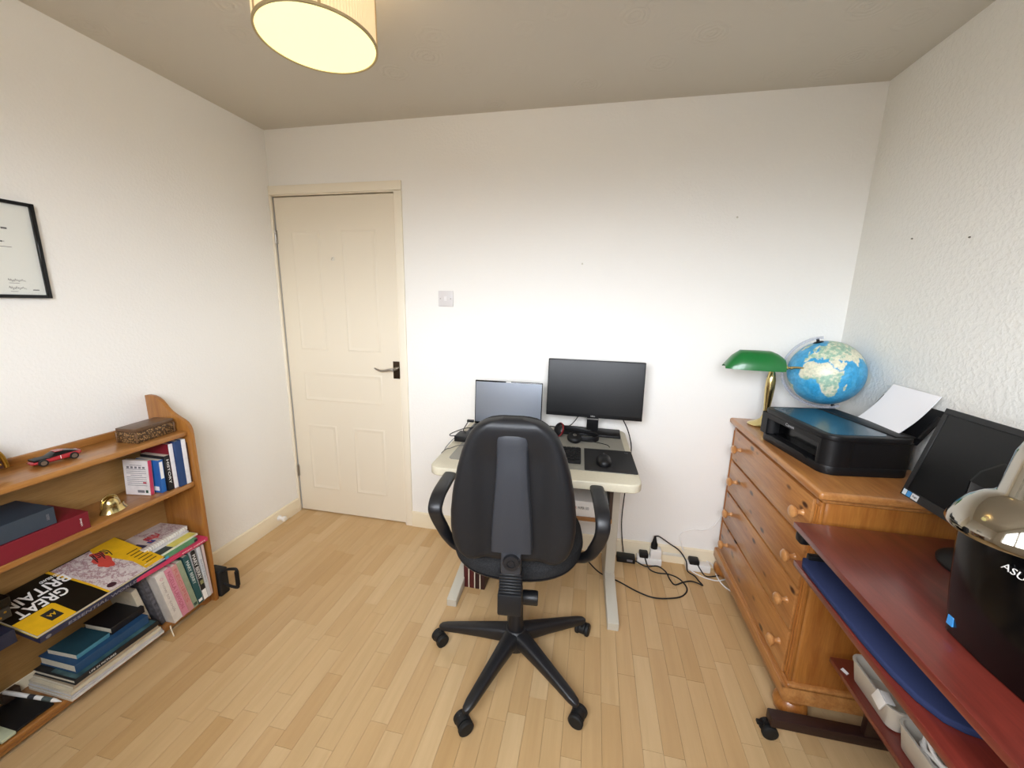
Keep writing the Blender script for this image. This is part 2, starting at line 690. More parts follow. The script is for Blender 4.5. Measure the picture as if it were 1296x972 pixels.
struct('ceiling', B().box((-T, YN - T, H), (W + T, T, H + 0.05)), M['ceiling'])
struct('wall_left', B().box((-T, YN - T, 0), (0, T, H)), M['wall'])
struct('wall_right', B().box((W, YN - T, 0), (W + T, T, H)), M['wall_right'])
DX0, DX1, DZ = 0.0156, 0.7776, 1.987
b = B()
b.box((DX1 + 0.012, 0, 0), (W, T, H)).box((0, 0, DZ + 0.012), (DX1 + 0.012, T, H)).box((0, 0.05, 0), (DX1 + 0.012, T, DZ + 0.012))
struct('wall_far', b, M['wall'])
b = B()
b.box((0, YN - T, 0), (WX0, YN, H)).box((WX1, YN - T, 0), (W, YN, H)).box((WX0, YN - T, 0), (WX1, YN, WZ0)).box((WX0, YN - T, WZ1), (WX1, YN, H))
struct('wall_near', b, M['wall'])

b = B()
b.box((WX0, YN - .09, WZ0), (WX0 + .06, YN - .03, WZ1)).box((WX1 - .06, YN - .09, WZ0), (WX1, YN - .03, WZ1))
b.box((WX0, YN - .09, WZ0), (WX1, YN - .03, WZ0 + .06)).box((WX0, YN - .09, WZ1 - .06), (WX1, YN - .03, WZ1))
b.box(((WX0 + WX1) / 2 - .04, YN - .09, WZ0), ((WX0 + WX1) / 2 + .04, YN - .03, WZ1))
win = struct('window_1', b, M['white'])
B().box((WX0 + .06, YN - .065, WZ0 + .06), ((WX0 + WX1) / 2 - .04, YN - .06, WZ1 - .06)).done('pane', M['pane'], win)
B().box(((WX0 + WX1) / 2 + .04, YN - .065, WZ0 + .06), (WX1 - .06, YN - .06, WZ1 - .06)).done('pane', M['pane'], win)
struct('trim_2', B().box((WX0 - .05, YN - .1, WZ0 - .03), (WX1 + .05, YN + .06, WZ0), 0.006), M['gloss'])

# skirting boards
def skirt(name, p0, p1, inward, hgt=0.092):
    prof = [(0, 0), (0.016, 0), (0.016, hgt - 0.02), (0.012, hgt - 0.012), (0.012, hgt - 0.006), (0.006, hgt), (0, hgt)]
    p0, p1, n = Vector(p0), Vector(p1), Vector(inward)
    r0 = [p0 + n * a + Vector((0, 0, c)) for a, c in prof]
    r1 = [p1 + n * a + Vector((0, 0, c)) for a, c in prof]
    struct(name, B().loft([r0, r1]), M['skirting'])


skirt('baseboard_left', (0, YN, 0), (0, -0.018, 0), (1, 0, 0))
skirt('baseboard_far', (0.832, 0, 0), (W, 0, 0), (0, -1, 0), 0.098)
skirt('baseboard_right', (W, YN, 0), (W, -0.02, 0), (-1, 0, 0))

# door frame
b = B()
b.box((0.0, -0.014, DZ + 0.008), (0.832, 0.0, 2.043), 0.003)
b.box((0.789, -0.014, 0), (0.832, 0.0, DZ + 0.006), 0.003)
b.box((0.0, -0.014, 0), (0.0125, 0.0, DZ + 0.006), 0.002)
b.box((DX1 + 0.003, 0.0, 0), (0.79, 0.05, DZ + 0.01)).box((0, 0.0, DZ + 0.003), (0.79, 0.05, DZ + 0.012))
b.box((0.785, -0.009, DZ - 0.002), (0.79, 0.0, DZ + 0.008))
struct('trim_1', b, M['gloss'])

# door leaf with five moulded panels
door = B().box((DX0, 0.006, 0.006), (DX1, 0.045, DZ - 0.003), 0.0015, 1)
panels = [(0.115, 1.10, 0.305, 1.80), (0.44, 1.10, 0.66, 1.80), (0.115, 0.775, 0.66, 0.965), (0.115, 0.17, 0.325, 0.62), (0.44, 0.17, 0.66, 0.62)]
do = struct('door_1', door, M['door'])


def picture_ring(b, x0, z0, x1, z1, w, y, t):
    """raised moulding ring with a ridge, facing -y"""
    rings = []
    for ins, d in ((0, 0), (w * .35, t), (w * .55, t * .4), (w, 0)):
        a, c, e, g = x0 + ins, z0 + ins, x1 - ins, z1 - ins
        rings.append([(a, y - d, c), (e, y - d, c), (e, y - d, g), (a, y - d, g)])
    return b.loft(rings, cap=False)


for (x0, z0, x1, z1) in panels:
    b = B()
    picture_ring(b, x0, z0, x1, z1, 0.030, 0.0062, 0.0042)
    b.done('moulded_panel', M['door'], do)
hb = B().box((0.737, -0.0015, 0.952), (0.777, 0.006, 1.056), 0.001, 1)
hp = hb.done('handle_plate', M['nickel'], do)
B().cyl((0.757, -0.001, 1.012), (0.757, -0.045, 1.012), 0.010, 0.009).tube([(0.757, -0.045, 1.012), (0.74, -0.05, 1.013), (0.71, -0.05, 1.006), (0.68, -0.05, 1.004), (0.652, -0.05, 1.014), (0.645, -0.05, 1.018)], lambda t: 0.0085 - 0.004 * t, 10).done('lever_handle', M['steel'], do)
for z in (1.765, 0.286):
    B().cyl((0.0140, -0.004, z - .038), (0.0140, -0.004, z + .038), 0.0042).box((0.0135, 0.000, z - 0.038), (0.022, 0.0065, z + .038)).done('hinge', M['steel'], do)
B().box((0.374, 0.003, 1.630), (0.388, 0.006, 1.650), 0.001).tube([(0.381, 0.003, 1.645), (0.381, -0.010, 1.642), (0.381, -0.012, 1.632), (0.381, -0.016, 1.637)], 0.0022).done('coat_hook', M['offwhite'], do, label='small cream stick-on hook')

# ================================================================== WALL THINGS
t = thing('light_switch', 'white square light switch on the wall beside the door', 'switch', (1.0765, -0.001, 1.425))
B().box((1.0335, -0.010, 1.382), (1.1195, -0.0005, 1.468), 0.003).done('switch_plate', mat('switch_plate_white', 'd9d5d4', 0.35), t)
B().box((1.0685, -0.013, 1.413), (1.0845, -0.009, 1.437), 0.0015).done('rocker', mat('rocker_white', 'e6e3e2', 0.3), t)
for x in (1.0465, 1.1065):
    B().cyl((x, -0.0108, 1.425), (x, -0.0098, 1.425), 0.0035, n=12).done('screw', M['steel'], t)

t = thing('door_stop', 'small white door stop knob on the skirting by the door', 'door stop', (0.0165, -0.2, 0.05))
B().lathe([(0.016, 0), (0.018, 0.004), (0.012, 0.010), (0.011, 0.03), (0.016, 0.034), (0.0165, 0.044), (0.012, 0.048), (0.0, 0.0485)], (0.0162, -0.2, 0.05), (1, 0, 0), 18).done('stop_body', M['white'], t)
B().lathe([(0.0125, 0), (0.0125, 0.003), (0, 0.0034)], (0.0640, -0.2, 0.05), (1, 0, 0), 14).done('rubber_tip', M['offwhite'], t)

for nm, lab, p, d in (('wall_nail', 'tiny dark nail in the right wall, nearer the far corner', (W - .0002, -0.313, 1.671), (-1, 0, 0)),
                      ('wall_nail', 'tiny dark nail in the right wall, farther from the far corner', (W - .0002, -0.556, 1.638), (-1, 0, 0)),
                      ('wall_plug', 'small pale plugged hole in the far wall above the black monitor', (1.815, -.0002, 1.612), (0, -1, 0)),
                      ('wall_plug', 'small pale plugged hole high on the far wall above the green lamp', (2.516, -.0002, 1.82), (0, -1, 0))):
    d = Vector(d)
    o = B().cyl(p, Vector(p) + d * 0.004, 0.0030 if nm == 'wall_nail' else 0.005, 0.002, 10).done(nm, mat('nail_grey', '6a625a', 0.6) if nm == 'wall_nail' else M['offwhite'], None, at=p)
    tag(o, lab, 'nail' if nm == 'wall_nail' else 'wall plug')

# framed certificate on the left wall
t = thing('framed_certificate', 'black framed certificate with signatures on the left wall', 'picture', (0.002, -1.24, 1.547))
CY0, CY1, CZ0, CZ1 = -1.42, -1.061, 1.392, 1.702
b = B()
fw, fd = 0.011, 0.018
b.box((0.001, CY0, CZ0), (fd, CY0 + fw, CZ1), 0.001, 1).box((0.001, CY1 - fw, CZ0), (fd, CY1, CZ1), 0.001, 1)
b.box((0.001, CY0 + fw, CZ0), (fd, CY1 - fw, CZ0 + fw), 0.001, 1).box((0.001, CY0 + fw, CZ1 - fw), (fd, CY1 - fw, CZ1), 0.001, 1)
b.done('frame', M['blackgloss'], t)
pp = B().box((0.0015, CY0 + fw, CZ0 + fw), (0.008, CY1 - fw, CZ1 - fw)).done('certificate_paper', M['certpaper'], t)
B().box((0.0095, CY0 + fw, CZ0 + fw), (0.0115, CY1 - fw, CZ1 - fw)).done('glass', M['glass'], t)
X = 0.0081
b = B()
for (y0, y1, z, h) in ((-1.30, -1.134, 1.613, .0055), (-1.28, -1.147, 1.571, .0045), (-1.30, -1.132, 1.555, .0015), (-1.157, -1.132, 1.440, .0012), (-1.157, -1.140, 1.413, .0012), (-1.103, -1.086, 1.419, .003)):
    y = y0
    while y < y1:
        w_ = min(random.uniform(.006, .016), y1 - y)
        decal(b, (X, y, z), (0, 1, 0), (0, 0, 1), rect(0, -h / 2, w_, h / 2), 0.0002)
        y += w_ + (0.0025 if h > .002 else 0)
b.done('print_lines', M['ink'], pp)['kind'] = 'stuff'
b = B()
for (y0, y1, z) in ((-1.158, -1.116, 1.449), (-1.159, -1.118, 1.424)):
    pts = [(X + .0005, y0 + (y1 - y0) * i / 26, z + .0035 * math.sin(i * 1.9) * (1.4 - i / 30) + .002 * math.sin(i * .7)) for i in range(27)]
    b.tube(pts, 0.00045, 5, 2)
b.done('signature', M['ink'], pp)['kind'] = 'stuff'

# ================================================================== CEILING LAMP
LC, LR, LZ = (1.1264, -1.0421), 0.150, 2.08
t = thing('ceiling_lamp', 'round cream pleated fabric ceiling lamp with glowing diffuser', 'lamp', (LC[0], LC[1], LZ))
b = B()
n = 240
TOPZ = 2.262
ro, ri = [], []
for i in range(n):
    a = 2 * PI * i / n
    r = LR - 0.0012 + 0.0016 * (1 if i % 2 else 0)
    ro.append((r * math.cos(a), r * math.sin(a)))
rings = []
for z_, dr in ((LZ + .004, 1.0), (LZ + .09, .997), (TOPZ, .99)):
    rings.append([(LC[0] + x * dr, LC[1] + y * dr, z_) for x, y in ro])
for z_ in (TOPZ, LZ + .004):
    rings.append([(LC[0] + x * .975, LC[1] + y * .975, z_) for x, y in ro])
rings.append(rings[0])
b.loft(rings, cap=False)
sh = b.done('lamp_shade', M['lampcloth'], t, ang=20)
b = B()
for a in (math.radians(-52), math.radians(-120), math.radians(20), math.radians(92), math.radians(160)):
    c, s_ = math.cos(a), math.sin(a)
    m_ = Matrix.Translation((LC[0] + (LR + .001) * c, LC[1] + (LR + .001) * s_, 0)) @ Matrix.Rotation(a, 4, 'Z')
    B().box((-0.001, -0.0035, LZ + .004), (0.0012, 0.0035, TOPZ - .002), m=m_).done('seam_strip', M['seamcloth'], sh)
b = B()
for z_ in (LZ, TOPZ - .004):
    b = B()
    b.loft([[(LC[0] + r * math.cos(2 * PI * i / 96), LC[1] + r * math.sin(2 * PI * i / 96), z) for i in range(96)] for r, z in ((LR + .0015, z_), (LR + .0015, z_ + .006), (LR - .004, z_ + .006), (LR - .004, z_), (LR + .0015, z_))], cap=False)
    b.done('shade_rim', M['braid'], t)
B().lathe([(0.0, 0), (LR - .005, 0.0), (LR - .005, .003), (0, .003)], (LC[0], LC[1], LZ + .0015), n=96, cap=False).done('diffuser', M['diffuser'], t)
B().cyl((LC[0], LC[1], TOPZ - .06), (LC[0], LC[1], H - .03), 0.004, n=10).done('cord', M['white'], t)
B().lathe([(0.006, 0), (0.03, .008), (0.042, .022), (0.045, .0295)], (LC[0], LC[1], H - .03), n=28).done('ceiling_rose', M['white'], t)
B().cyl((LC[0], LC[1], 2.17), (LC[0], LC[1], 2.21), 0.018, n=16).box((LC[0] - .145, LC[1] - .002, 2.20), (LC[0] + .145, LC[1] + .002, 2.204)).box((LC[0] - .002, LC[1] - .145, 2.20), (LC[0] + .002, LC[1] + .145, 2.204)).done('lamp_holder', M['white'], t)
ld = bpy.data.lights.new('bulb', 'POINT')
ld.energy = LAMP_W
ld.color = (1.0, 0.84, 0.58)
ld.shadow_soft_size = 0.03
lo = bpy.data.objects.new('bulb', ld)
COL.objects.link(lo)
lo.parent = t
lo.location = (0, 0, 0.20)

# ================================================================== OFFICE CHAIR (local: x right, y towards the desk)
ch = thing('office_chair', 'black swivel office chair seen from behind, pushed up to the beige desk', 'chair', (1.660, -0.806, 0), math.radians(6))


def L(b, name, m, parent, **kw):
    return b.done(name, m, parent, local=True, **kw)


# five star base
hubz = 0.115
b = B().lathe([(0.052, 0.075), (0.058, 0.085), (0.056, 0.125), (0.044, 0.142), (0.034, 0.150), (0.032, 0.150)], n=32)
L(b, 'hub', M['chair_base'], ch)
ang0 = 178.0 - 6.0
for i in range(5):
    a = math.radians(ang0 + 72 * i)
    c, s = math.cos(a), math.sin(a)
    rings = []
    for r, z, hw, hh in ((0.035, 0.118, 0.036, 0.030), (0.06, 0.116, 0.030, 0.030), (0.14, 0.105, 0.0245, 0.025), (0.23, 0.091, 0.0205, 0.019), (0.295, 0.080, 0.018, 0.0145), (0.318, 0.076, 0.014, 0.011), (0.326, 0.075, 0.006, 0.006)):
        ring = []
        for j in range(16):
            t = 2 * PI * j / 16
            u = hw * math.copysign(abs(math.cos(t)) ** .6, math.cos(t))
            v = hh * math.copysign(abs(math.sin(t)) ** .6, math.sin(t))
            ring.append((r * c - u * s, r * s + u * c, z + v))
        rings.append(ring)
    L(B().loft(rings), 'base_arm', M['chair_base'], ch)
    # castor: hood and twin wheels
    r = 0.313
    px, py = r * c, r * s
    sw = a + (0.9, -0.5, 0.35, 0.7, -0.6)[i]
    ux, uy = math.cos(sw), math.sin(sw)
    cs = L(B().cyl((px, py, 0.045), (px, py, 0.072), 0.0075, n=12).lathe([(0.010, -0.012), (0.0245, -0.012), (0.0245, 0.012), (0.010, 0.012)], (px + ux * .012, py + uy * .012, 0.030), (-uy, ux, 0), 20), 'castor', M['blackrub'], ch)
    for sgn in (-1, 1):
        o_ = sgn * 0.021
        p = (px + ux * .012 - uy * o_, py + uy * .012 + ux * o_, 0.0268)
        L(B().lathe([(0.006, -0.0085), (0.022, -0.0085), (0.0265, -0.005), (0.0265, 0.005), (0.022, 0.0085), (0.006, 0.0085)], p, (-uy, ux, 0), 22), 'wheel', M['blackrub'], cs)
# gas lift, seat mechanism
L(B().lathe([(0.031, 0.145), (0.028, 0.20), (0.0265, 0.30), (0.025, 0.305), (0.0145, 0.306), (0.0145, 0.44)], n=28), 'gas_column', M['chair_base'], ch)
L(B().box((-0.07, -0.10, 0.435), (0.07, 0.12, 0.475), 0.012).box((-0.03, -0.20, 0.44), (0.03, -0.08, 0.468), 0.008), 'seat_mechanism', M['chair_base'], ch)
L(B().cyl((0.03, -0.14, 0.405), (0.085, -0.14, 0.405), 0.024, n=24, bev=0.004).box((0.032, -0.115, 0.40), (0.082, -0.108, 0.412), 0.003).cyl((0.0, -0.14, 0.405), (0.032, -0.14, 0.405), 0.012).box((-0.02, -0.155, 0.40), (0.02, -0.09, 0.45), 0.004), 'tension_knob', M['chair_base'], ch)
L(B().tube([(0.06, 0.0, 0.45), (0.16, 0.01, 0.452), (0.21, 0.015, 0.447)], 0.0055, 10), 'height_lever', M['chair_base'], ch)


# seat: cushion and shell
def seat_ring(hw, hd, z, cy=0.0, n=56, e=0.42):
    out = []
    for i in range(n):
        t = 2 * PI * i / n
        c, s = math.cos(t), math.sin(t)
        out.append((hw * math.copysign(abs(c) ** (2 * e), c), cy + hd * math.copysign(abs(s) ** (2 * e), s), z))
    return out


SY = 0.035
b = B().loft([seat_ring(.165, .165, .478, SY), seat_ring(.205, .205, .486, SY), seat_ring(.232, .228, .505, SY), seat_ring(.236, .232, .512, SY), seat_ring(.225, .222, .514, SY)])
L(b, 'seat_shell', M['chair_base'], ch)
b = B().loft([seat_ring(.225, .222, .510, SY), seat_ring(.238, .235, .520, SY), seat_ring(.243, .240, .545, SY), seat_ring(.238, .235, .566, SY), seat_ring(.22, .218, .580, SY), seat_ring(.16, .16, .586, SY), seat_ring(.02, .02, .582, SY)])
L(b, 'seat_cushion', M['fabric'], ch)

# backrest
WZ = [(0.618, .06), (0.622, .125), (0.631, .154), (0.65, .174), (0.685, .187), (0.735, .192), (0.79, .190), (0.86, .181), (0.93, .166), (0.99, .149), (1.035, .131), (1.062, .113), (1.081, .092), (1.092, .068), (1.098, .03)]


def wz(z):
    for (a, wa), (c, wc) in zip(WZ, WZ[1:]):
        if z <= c:
            t = (z - a) / (c - a)
            return wa + (wc - wa) * t
    return WZ[-1][1]


def ycen(z):            # front-to-back position of the rim of the backrest
    t = (z - 0.59) / 0.51
    return -0.232 - 0.035 * t - 0.03 * t * t


zs = [0.618, 0.620, 0.624, 0.63, 0.638, 0.648, 0.658] + [0.67 + 0.02 * i for i in range(18)] + [1.03, 1.045, 1.058, 1.068, 1.077, 1.084, 1.090, 1.095, 1.098]
us = [-1, -.985, -.95, -.9, -.84, -.76, -.68, -.6, -.52, -.45, -.38, -.3, -.2, -.1, 0, .1, .2, .3, .38, .45, .52, .6, .68, .76, .84, .9, .95, .985, 1]


def sm(t):
    t = max(0, min(1, t))
    return t * t * (3 - 2 * t)


def edge_round(u, z):
    dz = min(z - 0.615, 1.100 - z)
    d = min((1 - abs(u)) * wz(z), dz)
    return math.sqrt(max(0.0, 1 - (1 - min(1, d / 0.028)) ** 2))


def back_y(x, u, z):
    bulge = 0.036 * edge_round(u, z)
    fade = 1 - sm((z - 0.95) / 0.12)
    gro = 0.020 * fade * math.exp(-((abs(x) - 0.075) / 0.034) ** 2) if abs(x) > 0.075 else 0.020 * fade
    return ycen(z) - bulge + min(gro, bulge * .7)


rows = []
for z in zs:
    rows.append([(u * wz(z), back_y(u * wz(z), u, z), z) for u in us])
vs = [p for r in rows for p in r]
n_ = len(us)
fs = [(i * n_ + j, i * n_ + j + 1, (i + 1) * n_ + j + 1, (i + 1) * n_ + j) for i in range(len(rows) - 1) for j in range(n_ - 1)]
m0 = len(vs)
vs += [(p[0], ycen(p[2]) + 0.012, p[2]) for r in rows for p in r]
fs += [(m0 + i * n_ + j, m0 + (i + 1) * n_ + j, m0 + (i + 1) * n_ + j + 1, m0 + i * n_ + j + 1) for i in range(len(rows) - 1) for j in range(n_ - 1)]
bd = [(0, j) for j in range(n_)] + [(i, n_ - 1) for i in range(1, len(rows))] + [(len(rows) - 1, j) for j in range(n_ - 2, -1, -1)] + [(i, 0) for i in range(len(rows) - 2, 0, -1)]
for k_ in range(len(bd)):
    a, c = bd[k_], bd[(k_ + 1) % len(bd)]
    ia, ic = a[0] * n_ + a[1], c[0] * n_ + c[1]
    fs.append((ia, ic, ic + m0, ia + m0))
L(B().add(vs, fs), 'backrest_shell', M['chair'], ch, ang=60)
# front cushion of the backrest
rows = []
for z in zs:
    rows.append([(u * wz(z) * .985, ycen(z) + 0.013 + 0.03 * edge_round(u, z), z) for u in us])
vs = [p for r in rows for p in r]
fs = [(i * n_ + j, (i + 1) * n_ + j, (i + 1) * n_ + j + 1, i * n_ + j + 1) for i in range(len(rows) - 1) for j in range(n_ - 1)]
m0 = len(vs)
vs += [(p[0], ycen(p[2]) + 0.0125, p[2]) for r in rows for p in r]
fs += [(m0 + i * n_ + j, m0 + i * n_ + j + 1, m0 + (i + 1) * n_ + j + 1, m0 + (i + 1) * n_ + j) for i in range(len(rows) - 1) for j in range(n_ - 1)]
for k_ in range(len(bd)):
    a, c = bd[k_], bd[(k_ + 1) % len(bd)]
    ia, ic = a[0] * n_ + a[1], c[0] * n_ + c[1]
    fs.append((ia, ia + m0, ic + m0, ic))
L(B().add(vs, fs), 'backrest_cushion', M['fabric'], ch, ang=60)
# raised spine strip
rings = []
for z in [0.668, 0.670, 0.678, 0.70, 0.75, 0.80, 0.85, 0.90, 0.94, 0.97, 1.0, 1.02, 1.04, 1.055, 1.068]:
    r = 0.061 - 0.020 * sm((z - 0.66) / 0.37)
    t = (z - 0.655) / 0.39
    out = back_y(0, 0, z) - 0.026 * (1 - sm((z - 0.93) / 0.14)) - 0.0008
    if z < 0.669:
        out += 0.004
    if z > 1.045:
        out += 0.010 * (z - 1.045) / 0.023
    inn = back_y(0, 0, z) + 0.004
    rings.append([(-r - .004, inn, z), (-r, out + .004, z), (-r + .004, out, z), (-r * .4, out - .002, z), (r * .4, out - .002, z), (r - .004, out, z), (r, out + .004, z), (r + .004, inn, z)])
L(B().loft(rings), 'spine_strip', M['chair_lite'], ch, ang=50)
# back bracket with round hand wheel, bellows and lower block
yb = back_y(0, 0, 0.64)
L(B().box((-0.031, yb - 0.030, 0.595), (0.031, yb + 0.02, 0.688), 0.007).box((-.026, yb - .02, .45), (.026, yb + .006, .60), 0.004), 'back_bracket', M['chair_lite'], ch)
L(B().lathe([(0.026, 0), (0.0265, .006), (0.024, .012), (0.013, .013), (0.013, .0085), (0.010, .0085), (0.009, .011), (0, .011)], (0.002, yb - 0.030, 0.642), (0, -1, 0), 28), 'hand_wheel', M['chair_base'], ch)
b = B()
for i in range(7):
    z = 0.525 + i * 0.0105
    b.box((-0.036, yb - 0.026, z), (0.034, yb + 0.026, z + 0.0066), 0.002, 1)
b.box((-0.031, yb - 0.021, 0.52), (0.029, yb + 0.02, 0.60))
L(b, 'bellows', M['chair'], ch)
L(B().box((-0.040, yb - 0.030, 0.448), (0.036, yb + 0.030, 0.524), 0.006), 'bracket_block', M['chair'], ch)
L(B().box((-0.027, yb + 0.0, 0.443), (0.027, -0.18, 0.462), 0.004), 'bracket_bar', M['chair_base'], ch)
# armrests
for sg in (-1, 1):
    pts = [(sg * .286, .175, .718), (sg * .288, .13, .724), (sg * .290, 0.03, .724), (sg * .291, -.05, .719), (sg * .292, -.095, .704), (sg * .292, -.115, .675), (sg * .288, -.110, .635), (sg * .276, -.085, .580), (sg * .260, -.055, .530), (sg * .236, -.025, .496), (sg * .19, -.010, .482), (sg * .13, -.005, .479)]
    if sg < 0:
        pts = [(x, y + {3: .014, 4: .026, 5: .03, 6: .03, 7: .028, 8: .02, 9: .01}.get(i_, 0), z + {5: .010, 6: .020, 7: .022, 8: .018, 9: .006}.get(i_, 0)) for i_, (x, y, z) in enumerate(pts)]
    w_ = [.040, .050, .052, .052, .052, .050, .047, .044, .042, .042, .042, .042]
    b = B()
    P = [Vector(p) for p in pts]
    # the band's width runs sideways on the pad and front-to-back on the lower arm
    Q, WW, SD = [], [], []
    for i in range(len(P) - 1):
        a_, b_, c_, d_ = P[max(i - 1, 0)], P[i], P[i + 1], P[min(i + 2, len(P) - 1)]
        for k_ in range(5):
            u = k_ / 5
            Q.append(0.5 * ((2 * b_) + (c_ - a_) * u + (2 * a_ - 5 * b_ + 4 * c_ - d_) * u * u + (3 * b_ - a_ - 3 * c_ + d_) * u ** 3))
            WW.append(w_[i] * (1 - u) + w_[i + 1] * u)
            s_ = sm((i + u - 5.5) / 3.5)
            SD.append(Vector((1 - s_, -sg * s_ * 1.0, 0.0)).normalized() if sg > 0 else Vector((1 - s_, s_, 0)).normalized())
    Q.append(P[-1]); WW.append(w_[-1]); SD.append(SD[-1])
    rings = []
    for i, p in enumerate(Q):
        d = (Q[min(i + 1, len(Q) - 1)] - Q[max(i - 1, 0)]).normalized()
        x_ = SD[i] - d * SD[i].dot(d)
        x_.normalize()
        y_ = d.cross(x_)
        ring = []
        tt = 0.026 if i < 28 else 0.022
        for j in range(16):
            a = 2 * PI * j / 16
            ca, sa = math.cos(a), math.sin(a)
            ring.append(p + x_ * (WW[i] / 2 * math.copysign(abs(ca) ** 0.6, ca)) + y_ * (tt / 2 * math.copysign(abs(sa) ** 0.6, sa)))
        rings.append(ring)
    L(b.loft(rings), 'armrest', M['chair_base'], ch, ang=60)

# ================================================================== DESK (local origin: back right corner)
DZT = 0.75
dk = thing('desk', 'beige laminate computer desk against the far wall with low metal feet', 'desk', (2.085, -0.022, 0), math.radians(2))
top = rrect(-0.842, -0.672, 0.0, 0.0, 0.045, 6)
L(B().prism(top, 'z', DZT - 0.036, DZT, 0.006, 3), 'tabletop', M['beige'], dk)
for x0, x1 in ((-0.075, -0.025), (-0.815, -0.768)):
    L(B().prism([(-.55, 0), (-.55, .034), (-.545, .038), (-.28, .075), (-.08, .075), (-.03, .04), (-.03, 0)], 'x', x0, x1, 0.003), 'foot', M['beige_leg'], dk)
    L(B().box((x0 + .001, -0.265, 0.06), (x1 - .001, -0.085, DZT - .036), 0.004), 'leg', M['beige_leg'], dk)
L(B().box((-.769, -.11, .40), (-.074, -.09, .68), 0.002), 'modesty_panel', M['beige_leg'], dk) if False else None
L(B().box((-.77, -.20, .66), (-.074, -.16, .712), 0.002), 'cross_rail', M['beige_leg'], dk)
L(B().box((-.60, -.43, .443), (-.076, -.10, .459), 0.001, 1), 'under_shelf', M['brown'], dk)
M['dkpanel'] = mat('dark_brown_panel', '3a2a20', 0.6)
for x0 in (-.092, -.60):
    L(B().box((x0, -.42, .459), (x0 + .0155, -.10, .712), 0.001, 1), 'shelf_side', M['dkpanel'], dk)
L(B().box((-.585, -.115, .459), (-.092, -.10, .712)), 'shelf_back', mat('under_desk_shade', '2e221b', 0.6), dk)  # dark sheet standing in for the shade under the desktop

DM = Matrix.Translation((2.085, -0.022, 0)) @ Matrix.Rotation(math.radians(2), 4, 'Z')


def dl(x, y, z=DZT):
    return tuple(DM @ Vector((x, y, z)))


DR = math.radians(2)
t = thing('paper_carton', 'white cardboard box with red print on the shelf under the desk', 'box', dl(-.20, -.38, .459), DR)
L(B().box((-.13, -.04, 0), (.105, .25, .075), 0.002), 'carton', M['white'], t)
cr = Vector((math.cos(DR), math.sin(DR), 0))
b_ = M['ink']
text('A4 COPIER', mat('red_print', 'b3242e', .6), t, Vector(dl(-.262, -.4205, .459 + .042)), cr, (0, 0, 1), h=.013, w=.055)
text('PAPER 500', M['ink'], t, Vector(dl(-.205, -.4205, .459 + .042)), cr, (0, 0, 1), h=.013, w=.05)

# maroon volumes on the floor behind the left leg
for i, (x, w_, m_) in enumerate(((1.327, .026, 'maroon'), (1.357, .026, 'maroon'), (1.387, .024, 'maroon2'), (1.414, .022, 'maroon2'))):
    if i == 0:
        M['maroon2'] = mat('dark_maroon_cloth', '2d1113', 0.5)
    o = thing('bound_volume', ['maroon volume nearest the left desk foot on the floor', 'second maroon volume from the left desk foot on the floor', 'dark maroon volume third from the left desk foot on the floor', 'dark maroon volume farthest from the left desk foot on the floor'][i], 'book', (x, -.46, 0), 0, 'maroon volumes on the floor under the desk')
    B().box((x, -.462, 0), (x + w_, -.28, .225), 0.003).done('cover', M[m_], o)
    if i != 3:
        B().box((x + w_ - .0012, -.4625, .002), (x + w_ + .0032, -.30, .223)).done('cream_edge', M['cream'], o)

# desk pad, keyboard, mouse pad, mouse
o = B().prism(rrect(-.79, -.575, -.03, -.075, .02, 4), 'z', 0, .002).done('desk_pad', M['grey_mat'], None, local=True)
o.location = dl(0, 0); o.rotation_euler = (0, 0, DR)
tag(o, 'large flat grey desk pad covering most of the beige desktop', 'desk mat')

t = thing('keyboard', 'black keyboard mostly behind the chair back on the desk', 'keyboard', dl(-.45, -.45, DZT + .002), DR)
KW, KD = .44, .135
L(B().prism([(-KD / 2, 0), (-KD / 2, .012), (KD / 2, .022), (KD / 2, 0)], 'x', -KW / 2, KW / 2, .003), 'keyboard_case', M['black'], t)
b = B()
kx = -KW / 2 + .008
for r_ in range(6):
    y = -KD / 2 + .011 + r_ * .0205
    for c_ in range(21):
        if c_ in (14, 18 - 1) and False:
            continue
        x = kx + c_ * .0203
        gap = .004 if c_ >= 15 else 0
        if x + .017 + gap > KW / 2:
            continue
        z = .012 + (y + KD / 2 + .008) / KD * .010
        b.box((x + gap, y, z - .001), (x + gap + .017, y + .0165, z + .0055), .0012, 1)
o = L(b, 'keys', M['black'], t)
o['kind'] = 'stuff'

t = thing('mouse_pad', 'black rectangular mouse pad on the right side of the desk', 'mouse pad', dl(-.11, -.45, DZT + .002), DR)
L(B().prism(rrect(-.105, -.125, .105, .122, .006, 3), 'z', 0, .003), 'pad', mat('black_mouse_pad', '121113', .55), t)
text('hp', M['inkgrey'], t, Vector(dl(-.11 + .082, -.45 + .095, DZT + .0051)), cr, Vector((-cr.y, cr.x, 0)), h=.016, w=.014)

t = thing('computer_mouse', 'small black computer mouse on the black mouse pad', 'mouse', dl(-.135, -.485, DZT + .005), DR)
rings = []
for i in range(9):
    u = i / 8
    z = .034 * u
    sc = math.sqrt(max(0.0, 1 - (u * .985) ** 2.6))
    rings.append([(.031 * max(sc, .03) * math.copysign(abs(math.cos(q)) ** .8, math.cos(q)), .052 * max(sc, .03) * math.copysign(abs(math.sin(q)) ** .8, math.sin(q)) - .006 * u, z) for q in [2 * PI * j / 28 for j in range(28)]])
L(B().loft(rings), 'mouse_shell', M['black'], t, ang=60)
L(B().lathe([(.005, -.003), (.007, -.002), (.007, .002), (.005, .003)], (0, .022, .027), (1, 0, 0), 16), 'scroll_wheel', mat('grey_wheel', '5a5a5e', .5), t)

